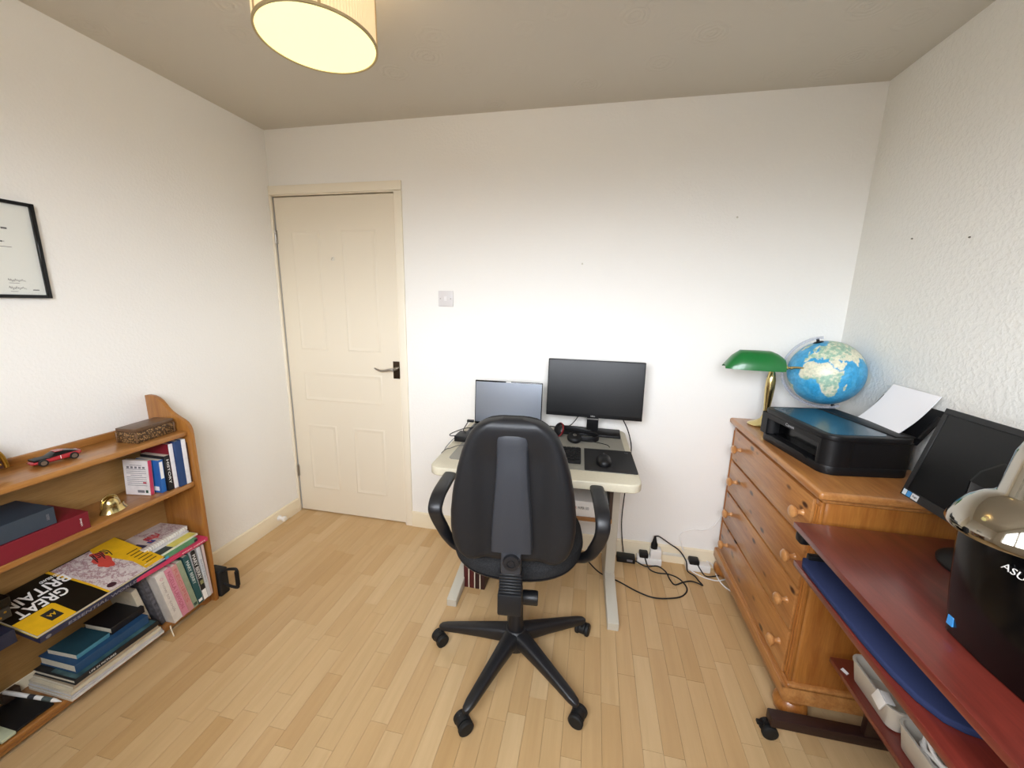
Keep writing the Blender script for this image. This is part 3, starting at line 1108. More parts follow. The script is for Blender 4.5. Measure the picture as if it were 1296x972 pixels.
# laptop, raised screen facing the room
t = thing('laptop', 'open grey laptop with window glare coloured into its screen behind the chair', 'laptop', (1.473, -.16, DZT + .004), math.radians(1.5))
L(B().prism(rrect(-.18, -.25, .18, -.006, .012, 4), 'z', 0, .018, .002), 'laptop_base', mat('laptop_dark', '2a2b2f', .4), t)
b = B()
for r_ in range(5):
    for c_ in range(15):
        b.box((-.15 + c_ * .0203, -.13 + r_ * .0195, .0175), (-.15 + c_ * .0203 + .0165, -.13 + r_ * .0195 + .016, .020), .0008, 1)
o = L(b, 'laptop_keys', M['black'], t)
o['kind'] = 'stuff'
tilt = Matrix.Translation((0, 0, .016)) @ Matrix.Rotation(math.radians(-4), 4, 'X')
lid = L(B().box((-.18, -.003, 0), (.18, .005, .236), .003, m=tilt), 'screen_lid', M['blackgloss'], t)
L(B().box((-.1755, -.0036, .012), (.1755, -.003, .2285), m=tilt), 'screen', M['lapscreen'], lid)
L(B().box((-.013, -.0042, .230), (.013, -.0028, .2345), .0008, 1, m=tilt), 'webcam', M['white'], lid, label='small pale webcam cover')
b = B().box((1.268, -.42, DZT + .002), (1.375, -.33, DZT + .030), .004)
b.done('hub_case', M['black'], thing('docking_station', 'small black docking box beside the laptop on the desk', 'hub', (1.32, -.375, DZT + .002)))

# monitor on the desk
t = thing('monitor', 'wide black monitor on a stand at the back of the desk', 'monitor', (1.915, -.12, DZT + .002), math.radians(-1))
my = 0.0
mt = Matrix.Translation((0, -.005, .235)) @ Matrix.Rotation(math.radians(-5.5), 4, 'X')
pn = L(B().box((-.240, -.008, -.146), (.240, .016, .147), .003, m=mt).box((-.14, .014, -.10), (.14, .04, .09), .012, m=mt), 'monitor_case', M['black'], t)
L(B().box((-.2345, -.0088, -.1275), (.2345, -.0078, .1415), m=mt), 'screen', M['screen'], pn)
text('DELL', M['inkwhite'], pn, Matrix.Translation((1.915, -.12, DZT + .002)) @ Matrix.Rotation(math.radians(-1), 4, 'Z') @ mt @ Vector((0, -.0083, -.137)), (1, -.017, 0), (0, -.05, 1), h=.006, w=.022)
L(B().box((-.030, .020, .006), (.030, .042, .20), .004), 'neck', M['black'], t)
L(B().box((-.031, .0192, .068), (.031, .0206, .074)), 'chrome_strip', M['steel'], t)
L(B().box((-.15, -.055, 0), (.142, .065, .012), .003), 'monitor_base', M['black'], t)

# headphones lying in front of the monitor base
t = thing('headphones', 'black headphones with a red ring lying before the monitor', 'headphones', (1.80, -.24, DZT + .002))
z0 = DZT + .002
B().band([(1.755, -.195, z0 + .040), (1.80, -.175, z0 + .036), (1.86, -.17, z0 + .028), (1.915, -.185, z0 + .02), (1.945, -.22, z0 + .014), (1.93, -.25, z0 + .012), (1.89, -.262, z0 + .014), (1.855, -.265, z0 + .018)], (0, 0, 1), .026, .010).done('headband', M['black'], t)
for c_, ax, ring in (((1.752, -.215, z0 + .036), (-.75, -.5, .35), True), ((1.832, -.275, z0 + .022), (.1, -.3, .95), False)):
    e = B().lathe([(0, -.016), (.026, -.016), (.034, -.010), (.036, 0), (.033, .008), (.024, .014), (0, .015)], c_, ax, 28, cap=False).done('ear_cup', M['black'], t)
    a = Vector(ax).normalized()
    if ring:
        B().lathe([(.0345, -.004), (.0372, -.002), (.0372, .002), (.0345, .004)], c_, ax, 28, cap=False).done('red_ring', mat('dark_red_ring', '7a1c22', .4), e)
    else:
        B().lathe([(.009, .0145), (.010, .016), (0, .0165)], c_, ax, 18, cap=False).done('ear_cup_badge', M['steel'], e)


def cable(name, label, pts, r, m, group=None, cat='cable'):
    o = B().tube(pts, r, 7, 5).done(name, m, None, at=pts[0])
    return tag(o, label, cat, group)


cable('headphone_cable', 'thin black cable trailing from the headphones to the mouse pad', [(1.86, -.27, z0 + .012), (1.93, -.262, z0 + .003), (1.985, -.285, z0 + .0025), (1.998, -.315, z0 + .0025)], .0018, M['blackrub'])
zc = DZT + .004
for nm, lb, pts in (
    ('laptop_cable', 'black cable looping widest beside the laptop', [(1.325, -.25, zc + .02), (1.275, -.28, zc + .02), (1.235, -.365, zc + .018), (1.237, -.383, zc + .012), (1.272, -.382, zc + .016), (1.30, -.375, zc + .02)]),
    ('laptop_cable', 'thin black cable bowing up to the laptop side plug', [(1.304, -.221, .80), (1.282, -.222, .80), (1.284, -.30, .79), (1.29, -.345, .785), (1.31, -.365, .782)]),
    ('laptop_cable', 'grey cable curving towards the back of the desk top', [(1.318, -.333, zc + .004), (1.272, -.345, zc + .004), (1.258, -.40, zc + .003), (1.262, -.50, zc + .003), (1.270, -.55, zc + .003)]),
    ('laptop_cable', 'grey cable nearest the left front corner of the desk', [(1.345, -.46, zc + .002), (1.309, -.475, zc + .002), (1.288, -.515, zc + .002), (1.272, -.535, zc + .002), (1.268, -.58, zc + .001)])):
    cable(nm, lb, pts, .0024 if 'black' in lb else .0018, M['blackrub'] if 'black' in lb else mat('grey_cable', '5b5a58', .5), 'cables at the left end of the desk')
o = B().box((1.270, -.229, .792), (1.306, -.213, .804), .002).done('usb_plug', M['black'], None, at=(1.288, -.221, .798))
tag(o, 'small black plug standing out from the side of the laptop', 'plug')
cable('desk_cable', 'black cable from the left underside of the monitor to the wall', [(1.845, -.098, .86), (1.835, -.085, .82), (1.80, -.075, .772), (1.76, -.072, .756), (1.70, -.07, .756), (1.64, -.068, .756)], .0024, M['blackrub'])
cable('monitor_power_cable', 'black cable hanging from the monitor past the right desk edge to the floor', [(2.05, -.092, .87), (2.068, -.085, .83), (2.090, -.10, .79), (2.105, -.13, .75), (2.115, -.15, .69), (2.112, -.12, .55), (2.107, -.085, .40), (2.106, -.06, .25), (2.116, -.052, .14), (2.130, -.052, .05)], .003, M['blackrub'])
cable('hanging_cable', 'thin black cable dangling under the left end of the desk', [(1.275, -.20, .70), (1.27, -.19, .62), (1.295, -.18, .52), (1.325, -.17, .47), (1.36, -.165, .44)], .002, M['blackrub'])

# ================================================================== POWER LEADS ON THE FLOOR
t = thing('power_brick', 'black power adapter brick on the floor beside the right desk leg', 'adapter', (2.145, -.055, 0))
B().box((2.095, -.080, 0), (2.195, -.030, .034), .005).done('brick_case', M['black'], t)
B().box((2.15, -.0806, .012), (2.18, -.0798, .024)).done('rating_label', M['inkgrey'], t)
t = thing('extension_socket', 'white extension socket block with a square black plug, nearer the desk', 'socket', (2.265, -.045, 0))
B().box((2.205, -.070, 0), (2.335, -.022, .040), .005).done('socket_block', M['white'], t)
for x in (2.245, 2.300):
    for dx, dz_ in ((0, .012), (-.008, -.004), (.008, -.004)):
        pass
t2 = thing('mains_plug', 'square black mains plug in the extension socket nearer the desk', 'plug', (2.24, -.05, .04))
B().box((2.215, -.075, .0405), (2.262, -.030, .068), .006).done('plug_body', M['black'], t2)
t2 = thing('power_adapter', 'white plug-in adapter standing on the extension socket', 'adapter', (2.30, -.045, .0405))
B().box((2.272, -.068, .0405), (2.330, -.024, .095), .006).done('adapter_case', M['white'], t2)
t2 = thing('tapered_plug', 'tapered black plug standing on the white adapter', 'plug', (2.29, -.048, .0955))
B().lathe([(.018, 0), (.018, .025), (.012, .04), (.006, .07), (.004, .075)], (2.291, -.048, .0957), n=18, sc=(1, .8)).done('plug_body', M['black'], t2)
t = thing('extension_socket', 'white extension socket strip with a flat black plug, nearer the pine chest', 'socket', (2.52, -.045, 0))
B().box((2.462, -.070, 0), (2.585, -.022, .042), .005).done('socket_block', M['white'], t)
t2 = thing('mains_plug', 'flat black mains plug in the socket strip nearer the pine chest', 'plug', (2.498, -.05, .0425))
B().box((2.474, -.078, .0425), (2.525, -.030, .070), .007).done('plug_body', M['black'], t2)
B().box((2.342, -.0235, .046), (2.462, -.0165, .062), .003).done('trunk_lid', M['offwhite'], thing('cable_trunking', 'cream cable trunking running along the skirting between the sockets', 'trunking', (2.40, -.02, .05)))
cz = .0045
cable('power_cable', 'black cable rising from the adapter and looping along the wall and floor', [(2.297, -.046, .168), (2.316, -.042, .165), (2.366, -.05, .138), (2.419, -.06, .109), (2.452, -.088, .07), (2.462, -.10, .02), (2.495, -.11, cz), (2.507, -.144, cz), (2.520, -.18, cz), (2.500, -.168, cz), (2.467, -.160, cz), (2.427, -.177, cz), (2.38, -.207, cz), (2.362, -.172, cz), (2.350, -.11, cz), (2.31, -.085, cz + .008), (2.25, -.09, cz), (2.198, -.065, .012)], .0036, M['blackrub'], 'black leads on the floor')
cable('power_cable', 'black cable looping wide over the floor to the right desk leg', [(2.24, -.055, .060), (2.25, -.085, .03), (2.268, -.11, cz), (2.306, -.138, cz + .004), (2.361, -.142, cz + .009), (2.41, -.171, cz + .009), (2.435, -.225, cz), (2.399, -.286, cz), (2.331, -.317, cz), (2.256, -.328, cz), (2.183, -.302, cz), (2.091, -.245, cz), (2.0, -.20, cz), (1.94, -.12, cz)], .0036, M['blackrub'], 'black leads on the floor')
cable('power_cable', 'short black cable running from the flat plug behind the pine chest', [(2.51, -.06, .055), (2.535, -.085, .02), (2.556, -.10, cz), (2.60, -.09, cz), (2.70, -.045, cz)], .0032, M['blackrub'], 'black leads on the floor')
cable('white_cable', 'white cable bowing down the wall beside the pine chest', [(2.66, -.010, .38), (2.625, -.008, .319), (2.588, -.008, .245), (2.54, -.008, .218), (2.487, -.008, .213), (2.44, -.008, .19), (2.426, -.012, .16), (2.436, -.026, .12), (2.450, -.030, .09)], .003, M['white'], 'white leads by the chest')
cable('white_cable', 'white cable curling forward over the floor past the chest corner', [(2.572, -.03, .048), (2.60, -.02, .03), (2.618, -.03, cz), (2.612, -.085, cz), (2.624, -.155, cz), (2.66, -.20, cz), (2.70, -.22, cz)], .0036, M['white'], 'white leads by the chest')
cable('white_cable', 'white cable lying low along the floor under the chest', [(2.47, -.075, .02), (2.50, -.085, cz), (2.548, -.115, cz), (2.60, -.125, cz), (2.638, -.11, cz), (2.70, -.08, cz)], .003, M['white'], 'white leads by the chest')

# ================================================================== PINE CHEST OF DRAWERS
CX, CY_, CN = 2.630, -0.02, -0.815
t = thing('chest_of_drawers', 'orange pine chest of four drawers against the right wall', 'chest', (2.83, -.42, 0))
b = B().box((CX, CN, .128), (3.012, CY_, .832), .018, 3)
b.done('carcass', M['pine_z'], t)
B().box((CX - .008, CN - .010, .816), (3.012, CY_ + .008, .834), .007, 3).done('top_moulding', M['pine_y'], t)
B().prism(rrect(CX - .032, CN - .032, 3.014, CY_ + .016, .012, 4), 'z', .834, .861, .010, 4).done('chest_top', M['pine_y'], t)
B().prism([(CN - .022, .078), (CN - .022, .108), (CN - .012, .120), (CN - .012, .128), (CY_ + .01, .128), (CY_ + .01, .078)], 'x', CX - .024, 3.012, .006, 2).box((CX - .012, CN - .012, .118), (3.012, CY_ + .006, .140), .008, 3).done('plinth', M['pine_y'], t)
for x, y in ((2.655, CN + .02), (2.975, CN + .02), (2.655, CY_ - .035), (2.975, CY_ - .035)):
    B().lathe([(.034, 0), (.046, .010), (.053, .030), (.050, .050), (.038, .064), (.042, .079)], (x, y, 0), n=24).done('bun_foot', M['pine_z'], t)
# reeded corner stiles
for y0, y1 in ((CN - .002, CN + .030), (CY_ - .026, CY_ + .002)):
    b = B().box((CX - .007, y0, .142), (CX + .006, y1, .815), .004, 2)
    for q in (.28, .72):
        yy = y0 + (y1 - y0) * q
        b.cyl((CX - .0065, yy, .16), (CX - .0065, yy, .80), .0042, n=8)
    b.done('corner_stile', M['pine_z'], t)
prof = [(.012, 0), (.009, .004), (.0075, .012), (.009, .018), (.017, .023), (.021, .029), (.021, .034), (.016, .0395), (.008, .0415), (0, .042)]
for z0_, z1_ in ((.655, .812), (.484, .649), (.313, .478), (.142, .307)):
    d = B().box((CX - .013, CN + .033, z0_ + .0015), (CX + .02, CY_ - .029, z1_ - .0015), .004, 2).done('drawer', M['pine_front'], t)
    for y in (-.148, -.737):
        B().lathe(prof, (CX - .0125, y, (z0_ + z1_) / 2 + .004), (-1, 0, 0), 22, cap=False).done('knob', M['knob'], d)

# ------------------------------------------------------------------ banker's lamp
t = thing('bankers_lamp', 'brass desk lamp with a green glass shade on the chest', 'lamp', (2.715, -.115, .861))
bx, by, bz = 2.715, -.115, .8612
B().lathe([(.070, 0), (.0725, .004), (.066, .010), (.040, .020), (.022, .032), (.015, .05)], (bx, by, bz), n=40, sc=(1.0, .85)).done('lamp_base', M['brass'], t)
B().lathe([(.014, .045), (.013, .08), (.017, .13), (.0205, .18), (.020, .22), (.014, .255), (.009, .262)], (bx, by, bz), n=24).done('lamp_stem', M['brass'], t)
# half-round trough shade, long axis across the chest front
ax = Vector((1.0, -.12, .0)).normalized()
sd = Vector((-ax.y, ax.x, 0))
cc = Vector((2.588, -.232, 1.146))
rings_o, rings_i = [], []
for u in (-1, -.97, -.9, -.75, -.5, 0, .5, .75, .9, .97, 1):
    R_ = .062 * (1 - .30 * max(0, abs(u) - .55) ** 1.5 / .45 ** 1.5)
    hh = .082 * (1 - (.85 if u < 0 else .40) * max(0, abs(u) - .45) ** 1.7 / .55 ** 1.7)
    for lst, k_ in ((rings_o, 1.0), (rings_i, .94)):
        lst.append([cc + ax * (u * .115 * (1 if k_ == 1 else .985)) + sd * (math.cos(q) * R_ * k_) + Vector((0, 0, math.sin(q) * hh * k_)) for q in [PI * j / 18 for j in range(19)]])
b = B()
b.loft(rings_o, cap=False, closed=False).loft([r[::-1] for r in rings_i], cap=False, closed=False)
no_ = len(rings_o) * 19
for side in (0, 18):
    for i in range(len(rings_o) - 1):
        a, c = i * 19 + side, (i + 1) * 19 + side
        ia, ic = no_ + i * 19 + 18 - side, no_ + (i + 1) * 19 + 18 - side
        b.f.append((a, c, ic, ia)); b.mi.append(0)
for e in (0, len(rings_o) - 1):
    for j in range(18):
        a, c = e * 19 + j, e * 19 + j + 1
        ia, ic = no_ + e * 19 + 18 - j, no_ + e * 19 + 18 - j - 1
        b.f.append((a, c, ic, ia)); b.mi.append(0)
b.done('green_shade', M['glassgreen'], t, ang=60)
e = cc + ax * .119 + Vector((0, -.012, .014))
B().sphere(e, .011, 16).cyl(e, e + ax * .018, .005, n=12).tube([e + ax * .018, e + ax * .035 + Vector((0, 0, .003)), e + ax * .07 + Vector((0, 0, .004))], lambda q: .007 - .004 * q, 10).done('finial', M['brass'], t)
B().tube([(bx, by, bz + .258), (bx - .02, by - .025, bz + .285), (bx - .09, by - .09, bz + .315), cc + Vector((.01, 0, .045))], .006, 10).done('shade_arm', M['brass'], t)

# ------------------------------------------------------------------ globe
GC, GR = Vector((2.886, -.20, 1.139)), .1375
t = thing('globe', 'blue and cream terrestrial globe with a clear meridian arc on the chest', 'globe', (2.886, -.20, .861))
vdir = (Vector(CAM_P) - GC).normalized()
rgt = Vector((0, 0, 1)).cross(vdir).normalized()
upv = vdir.cross(rgt)
lat0, lon0, rollg = math.radians(14), math.radians(24), math.radians(18)
Nax = ((upv * math.cos(rollg) - rgt * math.sin(rollg)) * math.cos(lat0) + vdir * math.sin(lat0)).normalized()
e0 = (vdir - Nax * vdir.dot(Nax)).normalized()
e1 = Nax.cross(e0)
POLY = [
 [(-17,15),(-16,21),(-10,29),(-6,35.5),(0,36),(10,37),(11,33.5),(20,31),(25,32),(32,31),(34,27),(37,21),(40,15),(43,11.5),(51,12),(48,5),(42,-2),(39,-7),(40,-15),(35,-20),(35.5,-24),(32.5,-28),(28,-33),(20,-34.8),(18,-32),(15,-26),(12,-18),(13.5,-10),(12,-5),(9,-1),(9.5,4),(5,5.5),(-2,4.8),(-8,4.4),(-13,8.5),(-16.5,12)],
 [(-9.5,37),(-9,43.5),(-2,43.5),(-4.5,48.5),(2,51),(8,54),(8.5,57.5),(11,55.5),(14,54),(20,54.5),(22,58),(29,60),(22,61),(25,65.5),(21,65),(17,61),(16,56.5),(12,57),(11,59),(6,58.5),(5,62),(14,68),(26,71),(41,67),(44,66),(60,69),(75,72),(105,77),(140,73),(179,69),(170,60),(142,59),(135,54),(141,52),(128,40),(126,35),(121,38),(122,30),(117,23),(108,20),(109,12),(103,2),(99,9),(97,17),(90,22),(80,15),(77,8),(73,19),(66,25),(57,26),(50,30),(48,30),(52,25),(56,26),(59.5,22.5),(55,17),(45,12.8),(42.5,16),(39,21),(35,28),(35,32),(36,36.5),(28,36.5),(26.5,40),(23,40),(24,38),(22,36.8),(19.5,41),(13,45.5),(18.5,40),(16,38),(15.5,40),(10,44),(4,43.5),(0,40),(-2,37)],
 [(44,-24),(47,-25),(50,-15.5),(49,-12.5),(44.5,-17)], [(-5,50),(1,51.5),(0,53),(-2,57),(-5,58.5),(-5,55),(-4,53)],
 [(-80,-5),(-77,8),(-72,12),(-60,9),(-50,0),(-35,-6),(-39,-15),(-48,-27),(-58,-36),(-65,-45),(-68,-54),(-75,-50),(-71,-20)],
 [(-168,66),(-125,70),(-95,72),(-80,73),(-60,55),(-66,45),(-81,30),(-81,25),(-97,26),(-90,16),(-83,9),(-105,20),(-117,33),(-124,45),(-135,58),(-160,58)],
 [(-55,82),(-20,80),(-22,70),(-43,60),(-54,68)], [(114,-22),(122,-34),(138,-35),(147,-39),(153,-28),(142,-11),(136,-12),(130,-12)]]


def land(lon, lat):
    if lat < -71:
        return True
    for P in POLY:
        ins = False
        for i in range(len(P)):
            x0, y0 = P[i]
            x1, y1 = P[i - 1]
            if (y0 > lat) != (y1 > lat) and lon < (x1 - x0) * (lat - y0) / (y1 - y0) + x0:
                ins = not ins
        if ins:
            return True
    return False


NLO, NLA = 240, 120
vs, cols = [], []
for i in range(NLA + 1):
    la = -90 + 180 * i / NLA
    for j in range(NLO):
        ln = -180 + 360 * j / NLO
        cl, sl = math.cos(math.radians(la)), math.sin(math.radians(la))
        ang = math.radians(ln) - lon0
        d = (e0 * math.cos(ang) + e1 * math.sin(ang)) * max(cl, 1e-4) + Nax * sl
        p = GC + d * GR
        vs.append(p)
        q = d * 3.0
        wl, wt = ln + 2.2 * noise.noise(q * 4), la + 2.2 * noise.noise(q * 4 + Vector((7, 3, 1)))
        if land(wl, wt):
            g = noise.noise(q * 3.2) + .5 * noise.noise(q * 9)
            if la > 38:
                g += .35
            if -12 < la < 9:
                g += .4
            if 12 < la < 33:
                g -= .5
            cols.append((0.78, 0.76, 0.58, 1) if g < 0 else (0.36, 0.55, 0.42, 1) if g > .28 else (0.60, 0.68, 0.52, 1))
        else:
            g = noise.noise(q * 1.4)
            cols.append((0.045, 0.36, 0.66, 1) if g < .1 else (0.085, 0.43, 0.72, 1))
fs = [(i * NLO + j, i * NLO + (j + 1) % NLO, (i + 1) * NLO + (j + 1) % NLO, (i + 1) * NLO + j) for i in range(NLA) for j in range(NLO)]
k = NT('globe_map')
at_ = k.n('Attribute', attribute_name='Col')
nn = k.noise(k.co(), 90, 4, .7)
k.l(k.mix(.35, at_.outputs['Color'], k.ramp(nn, [(.40, (.35, .42, .42)), (.58, (1, 1, 1))]), 'MULTIPLY'), k.p.inputs['Base Color'])
k.p.inputs['Roughness'].default_value = .35
g = B().add(vs, fs).done('globe_ball', k.m, t, ang=180)
ca = g.data.color_attributes.new('Col', 'FLOAT_COLOR', 'POINT')
ca.data.foreach_set('color', [x for c in cols for x in c])
sidev = (-rgt - Nax * (-rgt).dot(Nax)).normalized()
nrm = Nax.cross(sidev)
rings = []
for i in range(41):
    a = math.radians(-98 + 196 * i / 40)
    d = Nax * math.sin(a) + sidev * math.cos(a)
    r0, r1 = GR + .013, GR + .023
    rings.append([GC + d * r0 - nrm * .007, GC + d * r1 - nrm * .007, GC + d * r1 + nrm * .007, GC + d * r0 + nrm * .007])
B().loft(rings).done('meridian_arc', M['clearblue'], t)
for sgn in (1, -1):
    B().cyl(GC + Nax * sgn * (GR - .002), GC + Nax * sgn * (GR + .016), .006, n=12).lathe([(.020, 0), (.016, .003), (.006, .004)], GC + Nax * sgn * (GR - .001), Nax * sgn, 20).done('pole_cap', M['black'], t)
low = GC - Nax * (GR + .018)
B().lathe([(.085, 0), (.087, .006), (.070, .012), (.025, .02), (.016, .04), (.012, .09), (.010, max(.1, low.z - .866))], (low.x, low.y, .8612), n=32).done('globe_stand', mat('globe_stand_grey', '8b8e96', .4), t)

# ------------------------------------------------------------------ printer (local: x depth to the wall, y to the far wall)
PR = math.radians(8)
PM = Matrix.Translation((2.675, -.702, .8612)) @ Matrix.Rotation(PR, 4, 'Z')
t = thing('printer', 'black inkjet printer with open front slot on the pine chest', 'printer', (2.675, -.702, .8612), PR)
PWY, PD, PH = .395, .285, .137


def outline(r, ins=0):
    return rrect(ins, ins, PD - ins, PWY - ins, r, 7)


b = B()
o_ = rrect(0, 0, PD, PWY, .045, 7)
b.prism(o_, 'z', 0.0, .030, .003)
b.prism(rrect(.055, .004, PD, PWY - .004, .03, 5), 'z', .03, .118)
# front wall around the slot, drawn in y/z and swept back 60 mm
sl0, sl1 = .080, .345
b.prism([(q[0], q[1]) for q in rrect(0, 0, .11, sl0, .045, 7) if True], 'z', .03, .118)
b.prism([(q[0], q[1]) for q in rrect(0, sl1, .11, PWY, .045, 7)], 'z', .03, .118)
b.box((0.0, .045, .098), (.06, PWY - .045, .118))
b.done('printer_body', M['black'], t, local=True)
L(B().prism(o_, 'z', .1165, PH, .004, 3), 'scanner_lid', M['black'], t)
L(B().prism(rrect(.020, .022, PD - .075, PWY - .02, .03, 6), 'z', PH - .001, PH + .0012), 'lid_inlay', M['glossblue'], t)
L(B().box((PD - .070, .015, PH - .002), (PD - .004, PWY - .015, PH + .004), .003), 'feed_cover', M['black'], t)
L(B().box((.030, sl0, .030), (.056, sl1, .036), .001, 1).box((.050, sl0, .030), (.056, sl1, .098)), 'slot_interior', M['blackgloss'], t)
L(B().prism([(sl0 + .005, .026), (sl1 - .005, .026), (sl1 - .03, .034), (sl0 + .03, .034)], 'x', -.004, .05), 'output_tray', M['black'], t)
b = B()
for i in range(4):
    b.box((.047, sl0 + .03 + i * .012, .045 + i * .008), (.052, sl1 - .03, .049 + i * .008))
L(b, 'roller_rail', M['black'], t) if False else None
text('Canon', mat('silver_print', 'b9b9bc', .4), t, PM @ Vector((-.0004, .205, .1085)), -(PM.to_3x3() @ Vector((0, 1, 0))), (0, 0, 1), w=.050, h=.011)
for i in range(4):
    L(B().cyl((.035 + .0, PWY - .05 - i * .02, PH), (.035, PWY - .05 - i * .02, PH + .0022), .005, n=12), 'panel_button', M['inkgrey'], t)
# rear feed: support plate leaning on the wall side, paper guides
pm2 = Matrix.Translation((PD + .004, -.035, PH - .006)) @ Matrix.Rotation(math.radians(-6), 4, 'Z') @ Matrix.Rotation(math.radians(31), 4, 'Y')
L(B().box((.004, .055, -.02), (.009, .335, .115), .002, m=pm2), 'paper_support', M['black'], t)
L(B().box((-.006, .055, 0), (.006, .067, .09), .003, m=pm2), 'paper_guide', M['black'], t)
L(B().box((-.006, .298, 0), (.006, .312, .125), .003, m=pm2), 'paper_guide', M['black'], t)
b = B()
rings = []
for i in range(13):
    u = i / 12
    xx, zz = 2.908 + .088 * u + .006 * math.sin(PI * u), .985 + .155 * u - .008 * math.sin(PI * u)
    rings.append([(xx + dx, yy - .032 * u, zz) for yy, dx in ((-.398, 0), (-.608, 0), (-.608, .003), (-.398, .003))])
o = b.loft(rings).done('paper_stack', M['mapwhite'], None, at=(2.95, -.5, 1.0))
tag(o, 'white sheets of paper standing in the rear feed of the printer', 'paper')

# ================================================================== MAHOGANY COMPUTER TROLLEY
t = thing('computer_trolley', 'red mahogany computer trolley on castors beside the pine chest', 'desk', (2.78, -1.5, 0))
TF, TY0, TY1, TZ = 2.527, -1.86, -.872, .770
B().box((TF, TY0, TZ - .018), (3.0, TY1, TZ), .002, 2).done('worktop', M['mahog'], t)
b = B().box((TF + .001, TY0, TZ - .0185), (TF + .0015, TY1, TZ - .001))
B().box((2.530, TY0 + .03, .642), (2.90, TY1 - .03, .660), .002, 2).done('keyboard_shelf', M['mahog'], t)
B().box((2.678, TY0 + .03, .326), (2.97, TY1 - .028, .342), .002, 2).done('lower_shelf', M['mahog'], t)
for y in (TY1 - .052, TY0 + .02):
    B().box((2.80, y, .085), (2.93, y + .022, TZ - .018), .003).done('upright', M['darkwood'], t)
    B().box((2.538, y - .004, .060), (2.99, y + .036, .095), .004).done('foot_bar', M['darkwood'], t)
    B().box((2.531, y + .008, TZ - .054), (2.95, y + .044, TZ - .0185), .010, 3).done('top_bracket', M['black'], t)
    B().box((2.56, y + .002, .660), (2.88, y + .020, .690), .003).done('shelf_runner', M['black'], t)
    B().box((2.60, y + .002, .690), (2.70, y + .018, TZ - .030), .003).done('runner_hanger', M['black'], t)
    for x, sw in ((2.542, 2.6), (2.965, .6)):
        yc = y + .022
        cs = B().cyl((x, yc, .045), (x, yc, .062), .008, n=12).box((x - .012, yc - .005, .02), (x + .022, yc + .005, .052), .004).box((x - .035, yc - .008, .040), (x - .015, yc + .008, .050), .003).done('castor', M['black'], t)
        for sg in (-1, 1):
            B().lathe([(.006, -.008), (.021, -.008), (.025, -.005), (.025, .005), (.021, .008), (.006, .008)], (x + .004, yc + sg * .0135, .0253), (0, 1, 0), 20).done('wheel', M['blackrub'], cs)

pts = [(2.532, -.945), (2.55, -.908), (2.88, -.908), (2.88, -1.41), (2.66, -1.41), (2.62, -1.405), (2.592, -1.398), (2.568, -1.383), (2.549, -1.345), (2.539, -1.295), (2.533, -1.22), (2.5315, -1.10), (2.5315, -1.0)]
o = B().prism(pts, 'z', .6605, .676, .005, 3).done('lap_cushion', M['navy'], None, at=(2.7, -1.15, .6605))
tag(o, 'navy blue felt pad with a curved edge on the trolley keyboard shelf', 'pad')


def basket(y0, y1, label):
    x0, x1, zb, zt = 2.692, 2.79, .3425, .412
    t = thing('storage_basket', label, 'basket', ((x0 + x1) / 2, (y0 + y1) / 2, zb), 0, 'baskets on the lower trolley shelf')
    def rr(ins, z, r):
        return [(p[0], p[1], z) for p in rrect(x0 + ins, y0 + ins, x1 - ins, y1 - ins, r, 5)]
    B().loft([rr(.012, zb, .02), rr(.008, zb + .004, .022), rr(.0, zt - .006, .026), rr(-.0025, zt - .004, .027), rr(-.0025, zt, .027), rr(.003, zt, .024), rr(.012, zb + .007, .018)]).done('basket_shell', M['bin'], t)
    return t


basket(-1.132, -.955, 'grey-white plastic basket farther from the camera on the lower trolley shelf')
basket(-1.325, -1.140, 'grey-white plastic basket holding a coiled white cable, nearer on the lower trolley shelf')
t = thing('white_charger', 'white folded leaflet hanging over the edge of the farther basket', 'leaflet', (2.70, -1.085, .35))
m_ = Matrix.Translation((2.688, -1.088, .398)) @ Matrix.Rotation(math.radians(12), 4, 'Y') @ Matrix.Rotation(math.radians(12), 4, 'X')
B().box((-.003, -.018, -.012), (.001, .018, .020), .001, m=m_).box((.001, -.016, .016), (.022, .016, .0205), .001, m=m_).done('leaflet_fold', M['white'], t)
t['label'] = 'white folded leaflet hanging over the edge of the farther basket'
t.name = 'folded_leaflet'
pts = [(2.765 - .0, -1.10 + .0, .372)]
cable('cream_cable', 'short cream cable end lying in the farther basket beside the leaflet', [(2.72, -1.105, .375), (2.74, -1.115, .385), (2.755, -1.10, .392), (2.765, -1.085, .385), (2.76, -1.07, .372)], .0035, M['cream'])
pts = []
for i in range(60):
    a = 2 * PI * i / 20
    rr_ = .034 + .004 * math.sin(i * .9)
    pts.append((2.742 + rr_ * math.cos(a) * .95, -1.232 + (rr_ + .028) * math.sin(a), .392 + .0006 * i + .004 * math.sin(i * 1.7)))
cable('coiled_cable', 'coil of thick white cable in the nearer basket', pts, .0042, M['white'])
o = B().prism([(2.684, -.945), (2.694, -.938), (2.700, -.957), (2.691, -.963)], 'z', .3425, .3435).done('paper_scrap', M['mapwhite'], None, at=(2.69, -.95, .3425))
tag(o, 'small white paper scrap poking out beside the farther basket', 'paper')

